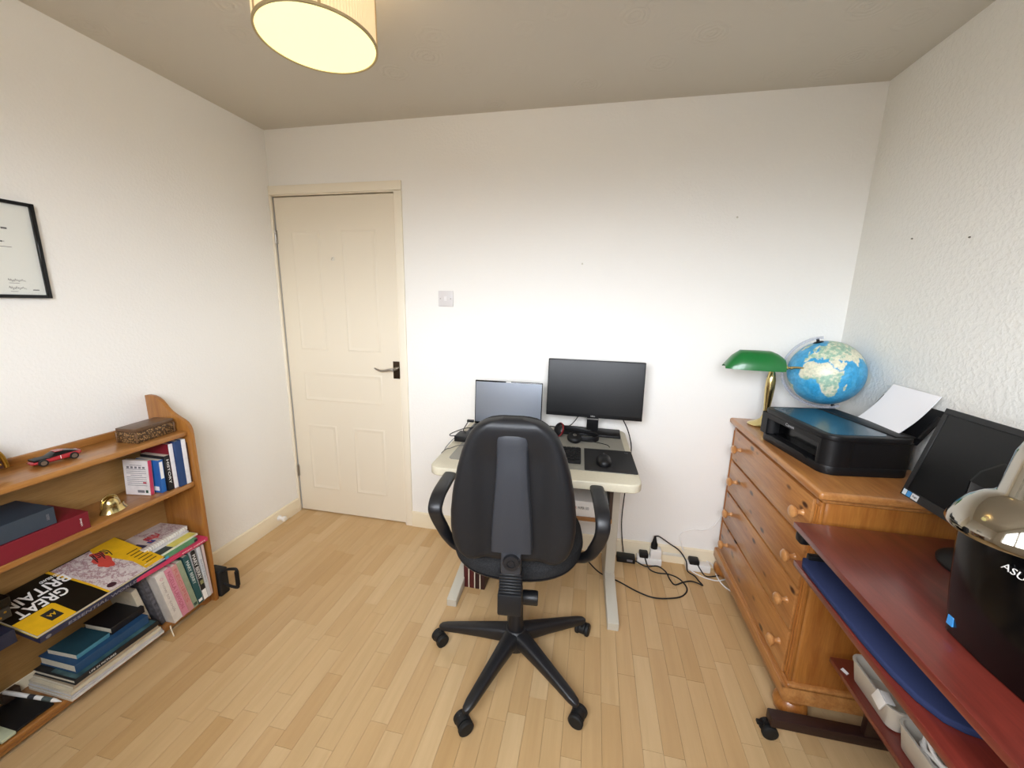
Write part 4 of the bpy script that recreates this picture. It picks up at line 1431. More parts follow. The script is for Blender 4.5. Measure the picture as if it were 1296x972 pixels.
# small monitor on the trolley
t = thing('trolley_monitor', 'black tilted monitor with blue stickers on the mahogany trolley', 'monitor', (2.905, -1.03, TZ))
tm = Matrix.Translation((2.800, -.848, .885)) @ Matrix.Rotation(math.radians(13.2), 4, 'Y')
pn = B().box((0, -.402, 0), (.02, 0, .268), .004, m=tm).box((.018, -.33, .04), (.045, -.07, .22), .012, m=tm).done('monitor_case', M['black'], t)
B().box((-.0004, -.386, .024), (.0004, -.016, .252), m=tm).done('screen', M['screen'], pn)
b = B()
for y0, z0_, y1, z1_ in ((-.402, 0, 0, .023), (-.402, .253, 0, .268), (-.402, .023, -.387, .253), (-.015, .023, 0, .253)):
    b.box((-.0022, y0, z0_), (.001, y1, z1_), .0008, 1, m=tm)
b.done('bezel', mat('charcoal_bezel', '19191b', .5), pn)
b = B().box((-.0026, -.402 + .002, .0212), (.0006, -.002, .0222), m=tm)
for y0, w_, m_ in ((-.006, .013, 'cfe0ea'), (-.021, .014, '3f8fd0'), (-.037, .024, 'd6d8da')):
    B().box((-.0026, y0 - w_, .003), (.0004, y0, .019), m=tm).done('sticker', mat('sticker_' + m_, m_, .4), pn)
text('hp', M['ink'], pn, tm @ Vector((-.0027, -.049, .011)), (0, -1, 0), tm.to_3x3() @ Vector((0, 0, 1)), h=.008, w=.014)
B().lathe([(.105, 0), (.106, .006), (.098, .011), (.03, .016), (0, .017)], (2.905, -1.035, TZ), n=48, cap=False).done('round_base', M['black'], t)
B().box((2.885, -1.070, TZ + .012), (2.915, -1.0, .97), .006).done('stand_neck', M['black'], t)

# computer tower
t = thing('computer_tower', 'black computer tower with white logo lettering on the trolley', 'computer', (2.80, -1.352, TZ))
Y0_, Y1_ = -1.452, -1.262
B().box((2.656, Y0_ + .004, TZ), (2.99, Y1_ - .004, TZ + .358), .004).done('tower_case', M['black'], t)
rings = []
for z, xf in ((TZ + .004, 2.630), (TZ + .02, 2.628), (TZ + .10, 2.616), (TZ + .20, 2.606), (TZ + .29, 2.602), (TZ + .325, 2.604), (TZ + .345, 2.616), (TZ + .362, 2.645)):
    rings.append([(2.655, Y1_, z), (xf + .012, Y1_, z), (xf + .003, Y1_ - .004, z), (xf, Y1_ - .012, z), (xf - .004, (Y0_ + Y1_) / 2, z), (xf, Y0_ + .012, z), (xf + .003, Y0_ + .004, z), (xf + .012, Y0_, z), (2.655, Y0_, z)])
fr = B().loft(rings[:6]).done('front_bezel', M['blackgloss'], t, ang=50)
B().loft(rings[5:]).done('bezel_cap', mat('matt_black_cap', '0b0b0c', .6, spec=.2), t, ang=50)
text('ASUS', M['inkwhite'], fr, (2.5985, -1.392, .987), (0, -1, 0), (-.05, 0, 1), w=.050, h=.0125, shear=.3, bold=-.012, depth=.001)
B().box((2.6235, -1.2875, .793), (2.6280, -1.2745, .813), .0005, 1, m=Matrix.Identity(4)).done('blue_sticker', M['stickblue'], fr)
B().box((2.66, Y1_ - .05, TZ + .357), (2.70, Y0_ + .05, TZ + .361), .001).done('top_vent', M['blackgloss'], t)

# chrome gooseneck lamp in front of the tower
t = thing('chrome_lamp', 'polished chrome dome desk lamp in front of the computer tower', 'lamp', (2.80, -1.60, TZ))
lc, la_ = Vector((2.512, -1.465, 1.088)), Vector((.10, -.05, 1)).normalized()
B().lathe([(.066, .003), (.070, 0), (.0725, .004), (.071, .014), (.066, .028), (.057, .043), (.046, .054), (.037, .060), (.0345, .066), (.0345, .125), (.031, .140), (.021, .150), (.008, .153)], lc, la_, 64, cap=False).lathe([(.066, .003), (.064, .014), (.05, .038), (.028, .055), (.001, .058)], lc, la_, 48, cap=False).done('dome_shade', M['chrome'], t, ang=50)
top_ = lc + la_ * .152
B().tube([top_ - la_ * .004, top_ + la_ * .04, top_ + Vector((.05, -.05, .075)), top_ + Vector((.13, -.13, .06)), (2.78, -1.60, 1.15), (2.80, -1.62, .95), (2.80, -1.62, TZ + .02)], .006, 12).done('gooseneck', M['chrome'], t)
B().lathe([(.075, 0), (.077, .006), (.07, .014), (.02, .022), (.008, .03)], (2.80, -1.62, TZ), n=40).done('lamp_base', M['chrome'], t)
B().sphere(lc + la_ * .035, .020, 16).done('bulb', M['white'], t)

# ================================================================== BOOKCASE (against the left wall)
BY0, BY1 = -1.735, -0.802
t = thing('bookcase', 'low orange pine bookcase with a scrolled side panel by the left wall', 'bookcase', (.11, -1.27, 0))
prof = [(.002, 0), (.002, .985), (.020, .988), (.045, .986), (.066, .978), (.084, .966), (.098, .950), (.110, .935), (.125, .921), (.145, .908), (.165, .897), (.184, .888), (.200, .877), (.211, .862), (.217, .845), (.219, .82), (.219, 0), (.195, 0), (.185, .012), (.165, .02), (.06, .02), (.04, .012), (.03, 0)]
for y in (BY1 - .018, BY0):
    B().prism(prof, 'y', y, y + .018, .003, 2).done('side_panel', M['shelf_z'], t)
ya, yb_ = BY0 + .018, BY1 - .018
for z0, z1, xf in ((.818, .840, .204), (.584, .607, .204), (.030, .051, .204)):
    B().box((.010, ya, z0), (xf, yb_, z1), .006, 3).done('shelf', M['shelf_y'], t)
B().box((.003, ya, .03), (.009, yb_, .83)).done('back_panel', M['shelf_back'], t)
B().box((.004, ya, .836), (.018, yb_, .868), .005, 2).done('back_rail', M['shelf_y'], t)
B().prism([(ya, 0), (ya, .031), (yb_, .031), (yb_, 0), (yb_ - .03, 0), (yb_ - .05, .014), (ya + .05, .014), (ya + .03, 0)], 'x', .182, .196, .002).done('plinth', M['shelf_y'], t)


def Mst(x, y, z, lean=0, yaw=0):
    """standing book: spine faces +x; local X = depth, Y = thickness (towards -y), Z = height"""
    m = Matrix(((-1, 0, 0, 0), (0, -1, 0, 0), (0, 0, 1, 0), (0, 0, 0, 1)))
    return Matrix.Translation((x, y, z)) @ Matrix.Rotation(math.radians(yaw), 4, 'Z') @ Matrix.Rotation(math.radians(lean), 4, 'X') @ m


def Mly(x, y, z, yaw=0):
    """lying book: spine faces +x; local X = depth, Y = thickness (up), Z = length along +y"""
    m = Matrix(((-1, 0, 0, 0), (0, 0, 1, 0), (0, 1, 0, 0), (0, 0, 0, 1)))
    return Matrix.Translation((x, y, z)) @ Matrix.Rotation(math.radians(yaw), 4, 'Z') @ m


def book(label, m, th, h, d, cover, name='book', group=None, hard=True, spine=None):
    c0 = m @ Vector((d / 2, th / 2, h / 2))
    t = thing(name, label, 'book' if name != 'magazine' else 'magazine', m @ Vector((d / 2, th / 2, 0)), 0, group)
    e = .0028 if hard else .0006
    o = .003 if hard else .0
    cm = cmat(cover) if isinstance(cover, str) else cover
    b = B()
    b.box((0.0006, 0, 0), (d, e, h), m=m).box((0.0006, th - e, 0), (d, th, h), m=m)
    if spine is None:
        b.box((0, 0.0, 0), (.0035, th, h), .0012, 1, m=m)
    cv = b.done('cover', cm, t)
    if spine is not None:
        B().box((0, 0.0, 0), (.0035, th, h), .0012, 1, m=m).done('spine', cmat(spine) if isinstance(spine, str) else spine, t)
    B().box((.0037, e + .0002, o), (d - o, th - e - .0002, h - o), m=m).done('pages', M['paper'], t)
    return t, cv


def spine_text(cv, s, m, th, h, z0, z1, col, k=.55, **kw):
    """lettering running down a standing spine between heights z0..z1 of the book"""
    R = -(m.to_3x3() @ Vector((0, 0, 1)))
    U = -(m.to_3x3() @ Vector((0, 1, 0)))
    return text(s, col, cv, m @ Vector((-.0001, th / 2, (z0 + z1) / 2)), R, U, w=abs(z1 - z0), h=th * k, **kw)


def lie_text(cv, s, m, th, y0, y1, col, k=.55):
    R = m.to_3x3() @ Vector((0, 0, 1))
    U = m.to_3x3() @ Vector((0, 1, 0))
    return text(s, col, cv, m @ Vector((-.0001, th / 2, (y0 + y1) / 2)), R, U, w=abs(y1 - y0), h=th * k)


def patch(par, name, m, a, b_, col, up=True):
    """print on the upper cover of a lying book (local X,Z rectangle at thickness a)"""


# ---- middle shelf, standing at the far end
SZ = .6075
yy = -.8215
bk = [
    ('thin dark brown book standing against the side panel of the middle shelf', .008, .182, .13, .196, '4a3024', None),
    ('white book standing second from the side panel on the middle shelf', .018, .200, .14, .199, 'e9e8ea', None),
    ('dark blue hardback standing beside the white book on the middle shelf', .027, .202, .15, .199, '23406e', None),
    ('dark red book with a white spine standing on the middle shelf', .018, .196, .15, .190, '7c1626', 'ece9ea'),
]
for lb, th, h, d, X_, c, sp in bk:
    m = Mst(X_, yy, SZ)
    book(lb, m, th, h, d, c, spine=sp)
    yy -= th + .0008
m = Mst(.190, yy - .0005, SZ, -.6)
t, cv = book('black paperback leaning on the middle shelf between blue and red books', m, .022, .152, .125, '16161a', hard=False)
b = B()
for i in range(9):
    b.box((.030 + .004 * (i % 3), .0220, .045 + .009 * i), (.09 - .006 * (i % 2), .0224, .0485 + .009 * i), m=m)
b.done('back_cover_print', M['inkgrey'], cv)
B().box((.015, .0220, .010), (.045, .0225, .028), m=m).done('barcode_label', M['mapwhite'], cv)
spine_text(cv, 'HISTORY', m, .022, .152, .135, .03, M['inkwhite'], .4)
yy -= .024
m = Mst(.182, yy - .001, SZ, -1.2)
t, cv = book('bright blue paperback leaning on the middle shelf against the black paperback', m, .018, .140, .115, '2a66ae', hard=False)
B().box((.012, .0180, .008), (.045, .0185, .026), m=m).done('barcode_label', M['mapwhite'], cv)
B().box((-.0004, .003, .06), (.0, .015, .132), m=m).done('spine_label', M['inkwhite'], cv)
yy -= .020
m = Mst(.160, yy - .012, SZ, -3.5, 8)
t, cv = book('small white paperback with red spine leaning in front on the middle shelf', m, .016, .146, .108, 'e8e2e0', hard=False, spine='c8405a')
b = B()
for i in range(11):
    z_ = .125 - .0085 * i
    w_ = .085 if i not in (0, 1, 5) else .05
    if i == 1:
        for q in range(5):
            b.box((.015 + q * .017, .0160, z_ - .004), (.025 + q * .017, .0164, z_ + .004), m=m)
        continue
    b.box((.054 - w_ / 2, .0160, z_), (.054 + w_ / 2, .0164, z_ + .0018), m=m)
b.box((.026, .0160, .010), (.055, .0164, .021), m=m)
b.done('back_cover_print', M['inkgrey'], cv)
B().box((.010, .0160, .010), (.020, .0165, .022), m=m).done('green_logo', cmat('1d4a34'), cv)
B().box((.014, .0160, .050), (.028, .0165, .056), m=m).done('red_logo', cmat('c23b4e'), cv)

# brass helmet ornament
t = thing('brass_helmet', 'small polished brass helmet ornament on the middle shelf', 'ornament', (.155, -1.095, SZ))
hc = Vector((.150, -1.095, SZ + .0235))
rings = []
for i in range(11):
    a = PI / 2 * i / 10
    r_ = .028 * math.cos(a) + .0005
    rings.append([hc + Vector((r_ * math.cos(q) * .9, r_ * math.sin(q), .036 * math.sin(a))) for q in [2 * PI * j / 28 for j in range(28)]])
rim = []
for e_, dz in ((.028, 0), (.030, -.010), (.035, -.021), (.036, -.0232), (.033, -.0232), (.027, -.008)):
    rim.append([hc + Vector((e_ * math.cos(q) * .82, e_ * math.sin(q) * (1.0 + .45 * max(0, math.sin(q)) ** 2), dz)) for q in [2 * PI * j / 28 for j in range(28)]])
zoff = Vector((0, 0, 0))
B().loft(rim[::-1] + rings[0:]).done('helmet_shell', M['brass'], t, ang=60)
B().band([hc + Vector((0, -.030, -.004)), hc + Vector((0, -.024, .028)), hc + Vector((0, -.004, .042)), hc + Vector((0, .018, .031)), hc + Vector((0, .027, .008))], (1, 0, 0), .005, .006).done('helmet_comb', M['brass'], t)
B().lathe([(.010, 0), (.0095, .002), (.004, .003), (0, .0032)], hc + Vector((.020, 0, .008)), (1, 0, .35), 18).done('helmet_badge', M['brass'], t)

# big bound volumes lying on the middle shelf
m = Mly(.203, -1.510, SZ)
t, cv = book('large crimson binder lying flat at the bottom of the pair on the middle shelf', m, .060, .318, .185, M['red'], 'ring_binder')
lie_text(cv, 'ALBUM', Mly(.203, -1.510, SZ), .02, .28, .30, M['inkwhite'], .5) if False else None
text('photographs', M['inkwhite'], cv, m @ Vector((-.0001, .030, .295)), (0, 0, -1), (0, 1, 0), w=.028, h=.007)
m = Mly(.198, -1.560, SZ + .061)
t, cv = book('slate blue binder lying on the crimson binder on the middle shelf', m, .057, .290, .170, M['slate'], 'ring_binder')
text('notes', M['inkgrey'], cv, m @ Vector((-.0001, .030, .272)), (0, 0, -1), (0, 1, 0), w=.020, h=.008)

# ---- top shelf
k = NT('carved_box_metal')
vo = k.n('TexVoronoi')
vo.inputs['Scale'].default_value = 150
k.l(k.co(), vo.inputs['Vector'])
k.l(k.ramp(vo.outputs['Distance'], [(.1, lin('b08a5a')), (.6, lin('3f2a18'))]), k.p.inputs['Base Color'])
k.p.inputs['Roughness'].default_value = .4
k.bump(vo.outputs['Distance'], .8, .002)
M['carved'] = k.m
br = math.radians(6)
bmx = Matrix.Translation((.128, -.920, .8405)) @ Matrix.Rotation(br, 4, 'Z')
t = thing('carved_box', 'brown carved wooden box with hammered sides on the top shelf', 'box', (.128, -.920, .8405), br)
L(B().box((-.042, -.077, 0), (.042, .077, .044), .002), 'box_body', M['carved'], t)
L(B().box((-.0432, -.0782, .0445), (.0432, .0782, .060), .002), 'box_lid', mat('dark_box_lid', '5e4530', .35, var=.2, vscale=30), t)
b = B()
for x in (-.0428, .0428):
    for y in (-.0778, .0778):
        b.box((x - .003, y - .003, .001), (x + .003, y + .003, .044), .001, 1)
o = L(b, 'corner_edging', mat('box_edging', '6b4c30', .4), t)
o['kind'] = 'stuff'

# toy sports car, nose towards the camera side
cx0, cy0, cz0 = .100, -1.190, .8405
t = thing('toy_car', 'small red toy sports car with a dark bonnet on the top shelf', 'toy car', (cx0, cy0, cz0), math.radians(-8))
secs = [(-.062, .012, .009, .016), (-.058, .020, .007, .018), (-.040, .0235, .006, .021), (-.018, .0245, .006, .024), (0.0, .025, .006, .0255), (.020, .025, .006, .027), (.045, .0245, .007, .0275), (.057, .022, .010, .027), (.061, .018, .013, .025)]
rings = []
for y, hw, zb, zt in secs:
    zb += .002
    rings.append([(-hw, y, zb + .004), (-hw * 1.0, y, (zb + zt) / 2), (-hw * .9, y, zt - .002), (-hw * .6, y, zt), (hw * .6, y, zt), (hw * .9, y, zt - .002), (hw, y, (zb + zt) / 2), (hw, y, zb + .004), (hw * .8, y, zb), (-hw * .8, y, zb)])
L(B().loft(rings), 'car_body', M['carred'], t)
rings = []
for y, hw, z in ((-.022, .021, .0235), (-.004, .0175, .036), (.018, .0175, .0375), (.036, .018, .033), (.052, .020, .027)):
    rings.append([(-.0215, y, .022), (-hw, y, z - .001), (-hw * .8, y, z), (hw * .8, y, z), (hw, y, z - .001), (.0215, y, .022)])
L(B().loft(rings), 'cabin_glass', M['blackgloss'], t)
L(B().box((-.0165, -.003, .0368), (.0165, .018, .0388), .001, 1), 'roof', M['carred'], t)
L(B().prism([(-.0185, -.056), (.0185, -.056), (.020, -.020), (-.020, -.020)], 'z', .0185, .0248, .001), 'bonnet', M['black'], t)
for x in (-.0235, .0235):
    for y in (-.037, .038):
        w_ = L(B().lathe([(.005, -.004), (.0115, -.004), (.0118, 0), (.0115, .004), (.005, .004)], (x, y, .0119), (1, 0, 0), 20), 'wheel', M['blackrub'], t)
        L(B().lathe([(.0075, -.0044), (.0075, .0044)], (x, y, .0119), (1, 0, 0), 16), 'wheel_rim', M['steel'], w_)
pr = math.radians(-8)
text('1', M['inkwhite'], t, Matrix.Translation((cx0, cy0, cz0)) @ Matrix.Rotation(pr, 4, 'Z') @ Vector((.0252, .005, .0185)), (math.sin(-pr), math.cos(pr), 0), (0, 0, 1), h=.011, depth=.0006)

# red and gold ornament at the edge of the frame
t = thing('gilt_ornament', 'red based ornament with a gold arch at the left end of the top shelf', 'ornament', (.105, -1.352, .8405))
oy, ox, oz = -1.355, .105, .8405
B().prism([(oy - .045, .001), (oy + .040, .001), (oy + .049, .030), (oy - .054, .030)], 'x', ox - .03, ox + .03, .004).done('ornament_base', mat('dark_red_lacquer', '7e1420', .3, coat=.4), t)
arch = [(oy + .044 * math.cos(PI * i / 20), oz + .032 + .078 * math.sin(PI * i / 20)) for i in range(21)]
B().prism([(y, z - oz) for y, z in arch], 'x', ox - .012, ox + .012).done('arch_panel', mat('dark_panel', '43251a', .4), t) if False else None
B().prism([(y, z) for y, z in arch], 'x', ox - .012, ox + .012).done('arch_panel', mat('dark_arch_panel', '3c2118', .4), t)
B().tube([(ox + .012, y, z) for y, z in arch] , .006, 10, 2).done('arch_rim', M['gold'], t)
b = B()
for i in range(5):
    for j in range(4):
        y, z = oy - .03 + .015 * i, oz + .045 + .015 * j
        if ((y - oy) / .040) ** 2 + ((z - oz - .032) / .07) ** 2 < 1:
            b.sphere((ox + .0125, y, z), .0045, 8)
o = b.done('beads', M['gold'], t)
o['kind'] = 'stuff'

# ---- bottom shelf: standing cookery books
BZ = .0515
lean = 9.5
yy = -.828
cook = [
    ('thin pink-grey paperback standing next to the side panel on the bottom shelf', .011, .262, .16, .222, 'c9b4ae', None, None),
    ('pale grey book standing second from the side panel on the bottom shelf', .015, .262, .17, .226, 'c8cacc', None, ('kitchen', '8a94a8', .20, .08, .4)),
    ('black and white cookery book standing between the grey and teal books', .022, .264, .18, .228, 'e4e2df', '17181a', ('MARY BERRY', 'f0eeea', .245, .115, .62)),
    ('dark teal cookery book with white name on the spine, bottom shelf', .024, .262, .18, .229, '1f4f52', None, ('MARY BERRY', 'd5dcd6', .235, .11, .5)),
    ('sage green book standing between teal and salmon books on the bottom shelf', .021, .254, .18, .229, '8d9a80', None, None),
    ('salmon pink book standing between sage and bright pink books on the bottom shelf', .023, .252, .18, .230, 'c58c89', None, ('RECIPES', 'c2706e', .235, .05, .5)),
    ('bright pink book standing next to the white book on the bottom shelf', .027, .256, .18, .231, 'cc8498', None, ('NIGELLA LAWSON', 'b0546e', .24, .04, .5)),
    ('white book standing nearest the camera in the bottom row of cookery books', .034, .256, .18, .233, 'd4cec6', None, ('how to cook', 'a89c96', .21, .05, .3)),
]
cosl, sinl = math.cos(math.radians(lean)), math.sin(math.radians(lean))
off = 0.0
for i, (lb, th, h, d, X_, c, sp, tx) in enumerate(cook):
    ln = lean * min(1, .25 + .2 * i)
    m = Mst(X_, yy, BZ + th * math.sin(math.radians(ln)) * 1.0, ln)
    t, cv = book(lb, m, th, h, d, c, hard=(i > 1), spine=sp)
    if tx:
        spine_text(cv, tx[0], m, th, h, tx[2], tx[3], mat('spine_ink_' + tx[1], tx[1], .6) if i != 99 else None, tx[4])
    if i == 2:
        B().box((-.0006, .002, .004), (.0, th - .002, .055), m=m).done('spine_foot', M['inkwhite'], cv)
        B().box((-.0006, .003, .085), (.0, th - .006, .105), m=m).done('spine_photo', cmat('8a8a5c'), cv)
    if i in (3, 4):
        B().box((-.0006, .004, .010), (.0, th - .004, .024), m=m).done('publisher_mark', M['inkwhite'] if i == 3 else cmat('2f4a40'), cv)
    if i == 7:
        ring = m @ Vector((-.0003, th / 2, .228))
        B().lathe([(.006, 0), (.006, .0006), (.0045, .0006), (.0045, 0)], ring, m.to_3x3() @ Vector((-1, 0, 0)), 18, cap=False).done('publisher_ring', cmat('c98a98'), cv)
    yy -= th / math.cos(math.radians(ln)) + .0006
yw = yy
# grey patterned and cream books behind the white one
m = Mst(.190, yw - .002, BZ + .004, 10)
book('grey mottled magazine leaning behind the white cookery book', m, .016, .262, .17, mat('mottled_grey', '55545a', .5, var=.6, vscale=60), 'magazine', hard=False)
m = Mst(.160, yw - .026, BZ + .004, 10.2)
book('cream hardback standing in the shade behind the lying stack', m, .020, .205, .14, 'd2c8b2')

# ---- books lying on top of the standing row
m = Mly(.232, -1.110, .327, -1)
t, cv = book('thin raspberry pink book lying across the tops of the cookery books', m, .017, .284, .20, 'c8385e', hard=False)
lie_text(cv, 'simple suppers', m, .017, .17, .27, M['inkwhite'], .4)
m = Mly(.226, -1.075, .3445, 1)
t, cv = book('green booklet with a blue end lying on the pink book', m, .013, .215, .18, '5d9468', 'booklet', hard=False)
B().box((-.0005, .001, .0), (.002, .012, .09), m=m).done('blue_end', cmat('3f9cc4'), cv)
B().box((-.0005, .001, .20), (.001, .012, .214), m=m).done('dark_end', cmat('2b2a30'), cv)
m = Mly(.214, -1.065, .358, 3)
t, cv = book('yellow and white magazine lying under the spiral road map', m, .008, .225, .18, 'e4dfc8', 'magazine', hard=False)
b = B().box((.004, .0080, .12), (.11, .0084, .222), m=m)
b.done('yellow_panel', cmat('d8cd62'), cv)
B().box((.004, .0080, .02), (.06, .0084, .118), m=m).done('dark_photo', cmat('2b3430'), cv)
m = Mly(.170, -1.040, .3667, 3)
t, cv = book('folded white road map with dark lettering under the spiral road map', m, .009, .195, .15, 'd9d6d6', 'road_map', hard=False)
B().box((.0, .0005, -.0006), (.13, .0085, .0), m=m).done('red_edge', cmat('a3283a'), cv)
B().box((.002, .0090, .0), (.06, .0094, .04), m=m).done('dark_lettering', M['ink'], cv)
m = Mly(.160, -1.024, .3762, 4)
t, cv = book('spiral bound road map lying topmost beside the side panel', m, .018, .186, .150, 'c9bcb4', 'road_map', hard=False, spine='e3ddd2')
n3 = m.to_3x3()
b = B()
for i in range(17):
    c_ = m @ Vector((.003, .009, .010 + .0103 * i))
    b.lathe([(.0105, -.0012), (.0118, 0), (.0105, .0012), (.0095, 0), (.0105, -.0012)], c_, n3 @ Vector((0, 0, 1)), 14, cap=False)
o = b.done('spiral_binding', M['white'], cv)
o['kind'] = 'stuff'
k = NT('printed_map')
nz = k.noise(k.co(), 22, 6, .7)
lines = k.ramp(nz, [(.44, (1, 1, 1)), (.475, (.55, .30, .36)), (.49, (.55, .42, .45)), (.52, (1, 1, 1))])
nz2 = k.noise(k.co(), 60, 5, .7)
l2 = k.ramp(nz2, [(.46, (1, 1, 1)), (.49, (.72, .62, .66)), (.52, (1, 1, 1))])
k.l(k.mix(1.0, k.mix(1.0, lin('cfc4c0'), lines, 'MULTIPLY'), l2, 'MULTIPLY'), k.p.inputs['Base Color'])
k.p.inputs['Roughness'].default_value = .35
M['map'] = k.m
Uz, Ux = n3 @ Vector((0, 0, 1)), n3 @ Vector((1, 0, 0))
b = B().box((.014, .0180, .075), (.146, .0183, .182), m=m)
b.done('map_print', M['map'], cv)
b = B().box((.020, .0180, .006), (.070, .0184, .030), m=m)
b.done('navy_panel', cmat('34304e'), cv)
b = B()
pts = [m @ Vector((.03 + .05 * abs(math.sin(i * .9)), .0186, .055 + .055 * i / 12)) for i in range(13)]
b.tube(pts, .0022, 6, 3)
b.tube([m @ Vector((.08, .0186, .07)), m @ Vector((.05, .0186, .075)), m @ Vector((.045, .0186, .10))], .0025, 6, 3)
b.done('red_figure', cmat('a63a3c'), cv)
b = B().box((.022, .0180, .045), (.045, .0185, .068), m=m).box((.05, .0180, .06), (.07, .0185, .075), m=m)
o = b.done('blue_figure', cmat('2f3f7c'), cv)
o['kind'] = 'stuff'

# ---- the two atlases lying tilted towards the room
FL, FR_, BR_, BL = Vector((.238, -1.392, .352)), Vector((.229, -1.000, .359)), Vector((.022, -1.028, .436)), Vector((.031, -1.415, .424))


def Q(u, v, h=0.0):
    """u along the front edge (near to far), v from the front to the back, h above the cover"""
    p = (FL * (1 - u) + FR_ * u) * (1 - v) + (BL * (1 - u) + BR_ * u) * v
    n_ = (FR_ - FL).cross(BL - FL).normalized()
    return p + n_ * h


def quad_slab(b, u0, v0, u1, v1, h0, h1, nu=6, nv=6):
    vs, fs = [], []
    for h in (h0, h1):
        for i in range(nu + 1):
            for j in range(nv + 1):
                vs.append(Q(u0 + (u1 - u0) * i / nu, v0 + (v1 - v0) * j / nv, h))
    N_ = (nu + 1) * (nv + 1)
    ix = lambda i, j: i * (nv + 1) + j
    for i in range(nu):
        for j in range(nv):
            fs.append((ix(i, j), ix(i, j + 1), ix(i + 1, j + 1), ix(i + 1, j)))
            fs.append((N_ + ix(i, j), N_ + ix(i + 1, j), N_ + ix(i + 1, j + 1), N_ + ix(i, j + 1)))
    bd_ = [(i, 0) for i in range(nu)] + [(nu, j) for j in range(nv)] + [(i, nv) for i in range(nu, 0, -1)] + [(0, j) for j in range(nv, 0, -1)]
    for q in range(len(bd_)):
        a, c = ix(*bd_[q]), ix(*bd_[(q + 1) % len(bd_)])
        fs.append((a, c, c + N_, a + N_))
    return b.add(vs, fs)


def qpoly(b, pts, h0=.0001, h1=.0005):
    n_ = len(pts)
    vs = [Q(u, v, h0) for u, v in pts] + [Q(u, v, h1) for u, v in pts]
    return b.add(vs, [tuple(range(n_))[::-1], tuple(range(n_, 2 * n_))] + [(i, (i + 1) % n_, (i + 1) % n_ + n_, i + n_) for i in range(n_)])


def qtext(par, s, m, u, v, w, h, name='lettering', flip=True):
    """lettering on the cover; reads from the far end towards the near end, tops towards the front"""
    c = Q(u, v, .0006)
    R = (Q(u - .05, v) - Q(u + .05, v)).normalized()
    F = (Q(u, v - .05) - Q(u, v + .05)).normalized()
    n_ = (FR_ - FL).cross(BL - FL).normalized()
    U = n_.cross(R)
    return text(s, m, par, c, R, U, w=w, h=h, name=name, depth=.0006, bold=.015)


t = thing('road_atlas', 'large yellow and black road atlas lying tilted across the bottom shelf', 'book', tuple(Q(.5, .5)), 0)
b = quad_slab(B(), 0, 0, 1, 1, -.0006, 0)
cv = b.done('cover', cmat('15140f', .3), t)
quad_slab(B(), .004, .004, .996, .996, -.010, -.0007).done('pages', M['paper'], t)
quad_slab(B(), 0, 0, 1, 1, -.0108, -.0102).done('back_cover', cmat('b8a33a', .3), t)
yel = cmat('d9a91e', .3)
qpoly(B(), [(.0, 0), (.255, 0), (.255, .36), (.245, .40), (.0, .40)]).done('yellow_panel', yel, cv)
qpoly(B(), [(.13, .10), (.21, .10), (.21, .30), (.13, .30)], .0005, .0009).done('dark_badge', M['ink'], cv)
o = qtext(cv, 'AA', yel, .17, .20, .020, .014)
o.data.transform(Matrix.Translation((0, 0, .0005)))
qpoly(B(), [(.505, 0), (.985, 0), (.985, .98), (.47, .98), (.49, .6), (.50, .3)], .0001, .0004).done('map_print', M['map'], cv)
qpoly(B(), [(.487, 0), (.505, 0), (.502, .3), (.49, .6), (.465, 1), (.44, 1), (.47, .6), (.484, .3)], .0004, .0008).done('yellow_border', yel, cv)
qpoly(B(), [(.82, .02), (.998, .02), (.998, .998), (.78, .998), (.74, .80), (.80, .55), (.835, .30)], .0004, .0008).done('yellow_field', yel, cv)
b = B()
n_ = (FR_ - FL).cross(BL - FL).normalized()
for (u, v, ru, rv, a0) in ((.735, .62, .055, .16, .4), (.76, .80, .04, .10, 1.2), (.70, .55, .03, .08, 0)):
    qpoly(b, [(u + ru * math.cos(q) * (1 + .25 * math.sin(3 * q + a0)), v + rv * math.sin(q) * (1 + .25 * math.sin(3 * q + a0))) for q in [2 * PI * i / 18 for i in range(18)]], .0008, .0012)
o = b.done('red_figure', cmat('c0453a'), cv)
o['kind'] = 'stuff'
b = B()
for i in range(7):
    b.tube([Q(.70 + .02 * i, .66 + .05 * (i % 3), .0013), Q(.72 + .02 * i, .74 + .05 * ((i + 1) % 3), .0013), Q(.73 + .016 * i, .86, .0013)], .0016, 6, 3)
o = b.done('black_strokes', M['ink'], cv)
o['kind'] = 'stuff'
b = B()
for i in range(6):
    v = .12 + i * .075
    qpoly(b, [(.875, v), (.975, v), (.975, v + .02), (.875, v + .02)], .0008, .0011)
o = b.done('small_print', cmat('4a3c14'), cv)
o['kind'] = 'stuff'
qpoly(B(), [(.56 + .035 * math.cos(q), .10 + .05 * math.sin(q)) for q in [2 * PI * i / 18 for i in range(18)]], .0005, .0009).done('round_badge', cmat('402028'), cv)
qtext(cv, 'GREAT', M['inkwhite'], .225, .50, .130, .040)
qtext(cv, 'BRITAIN', M['inkwhite'], .275, .72, .165, .040)
qtext(cv, 'AND IRELAND', M['inkwhite'], .415, .58, .060, .011) if False else None
o = qtext(cv, 'AND IRELAND', M['inkwhite'], .42, .86, .055, .011)

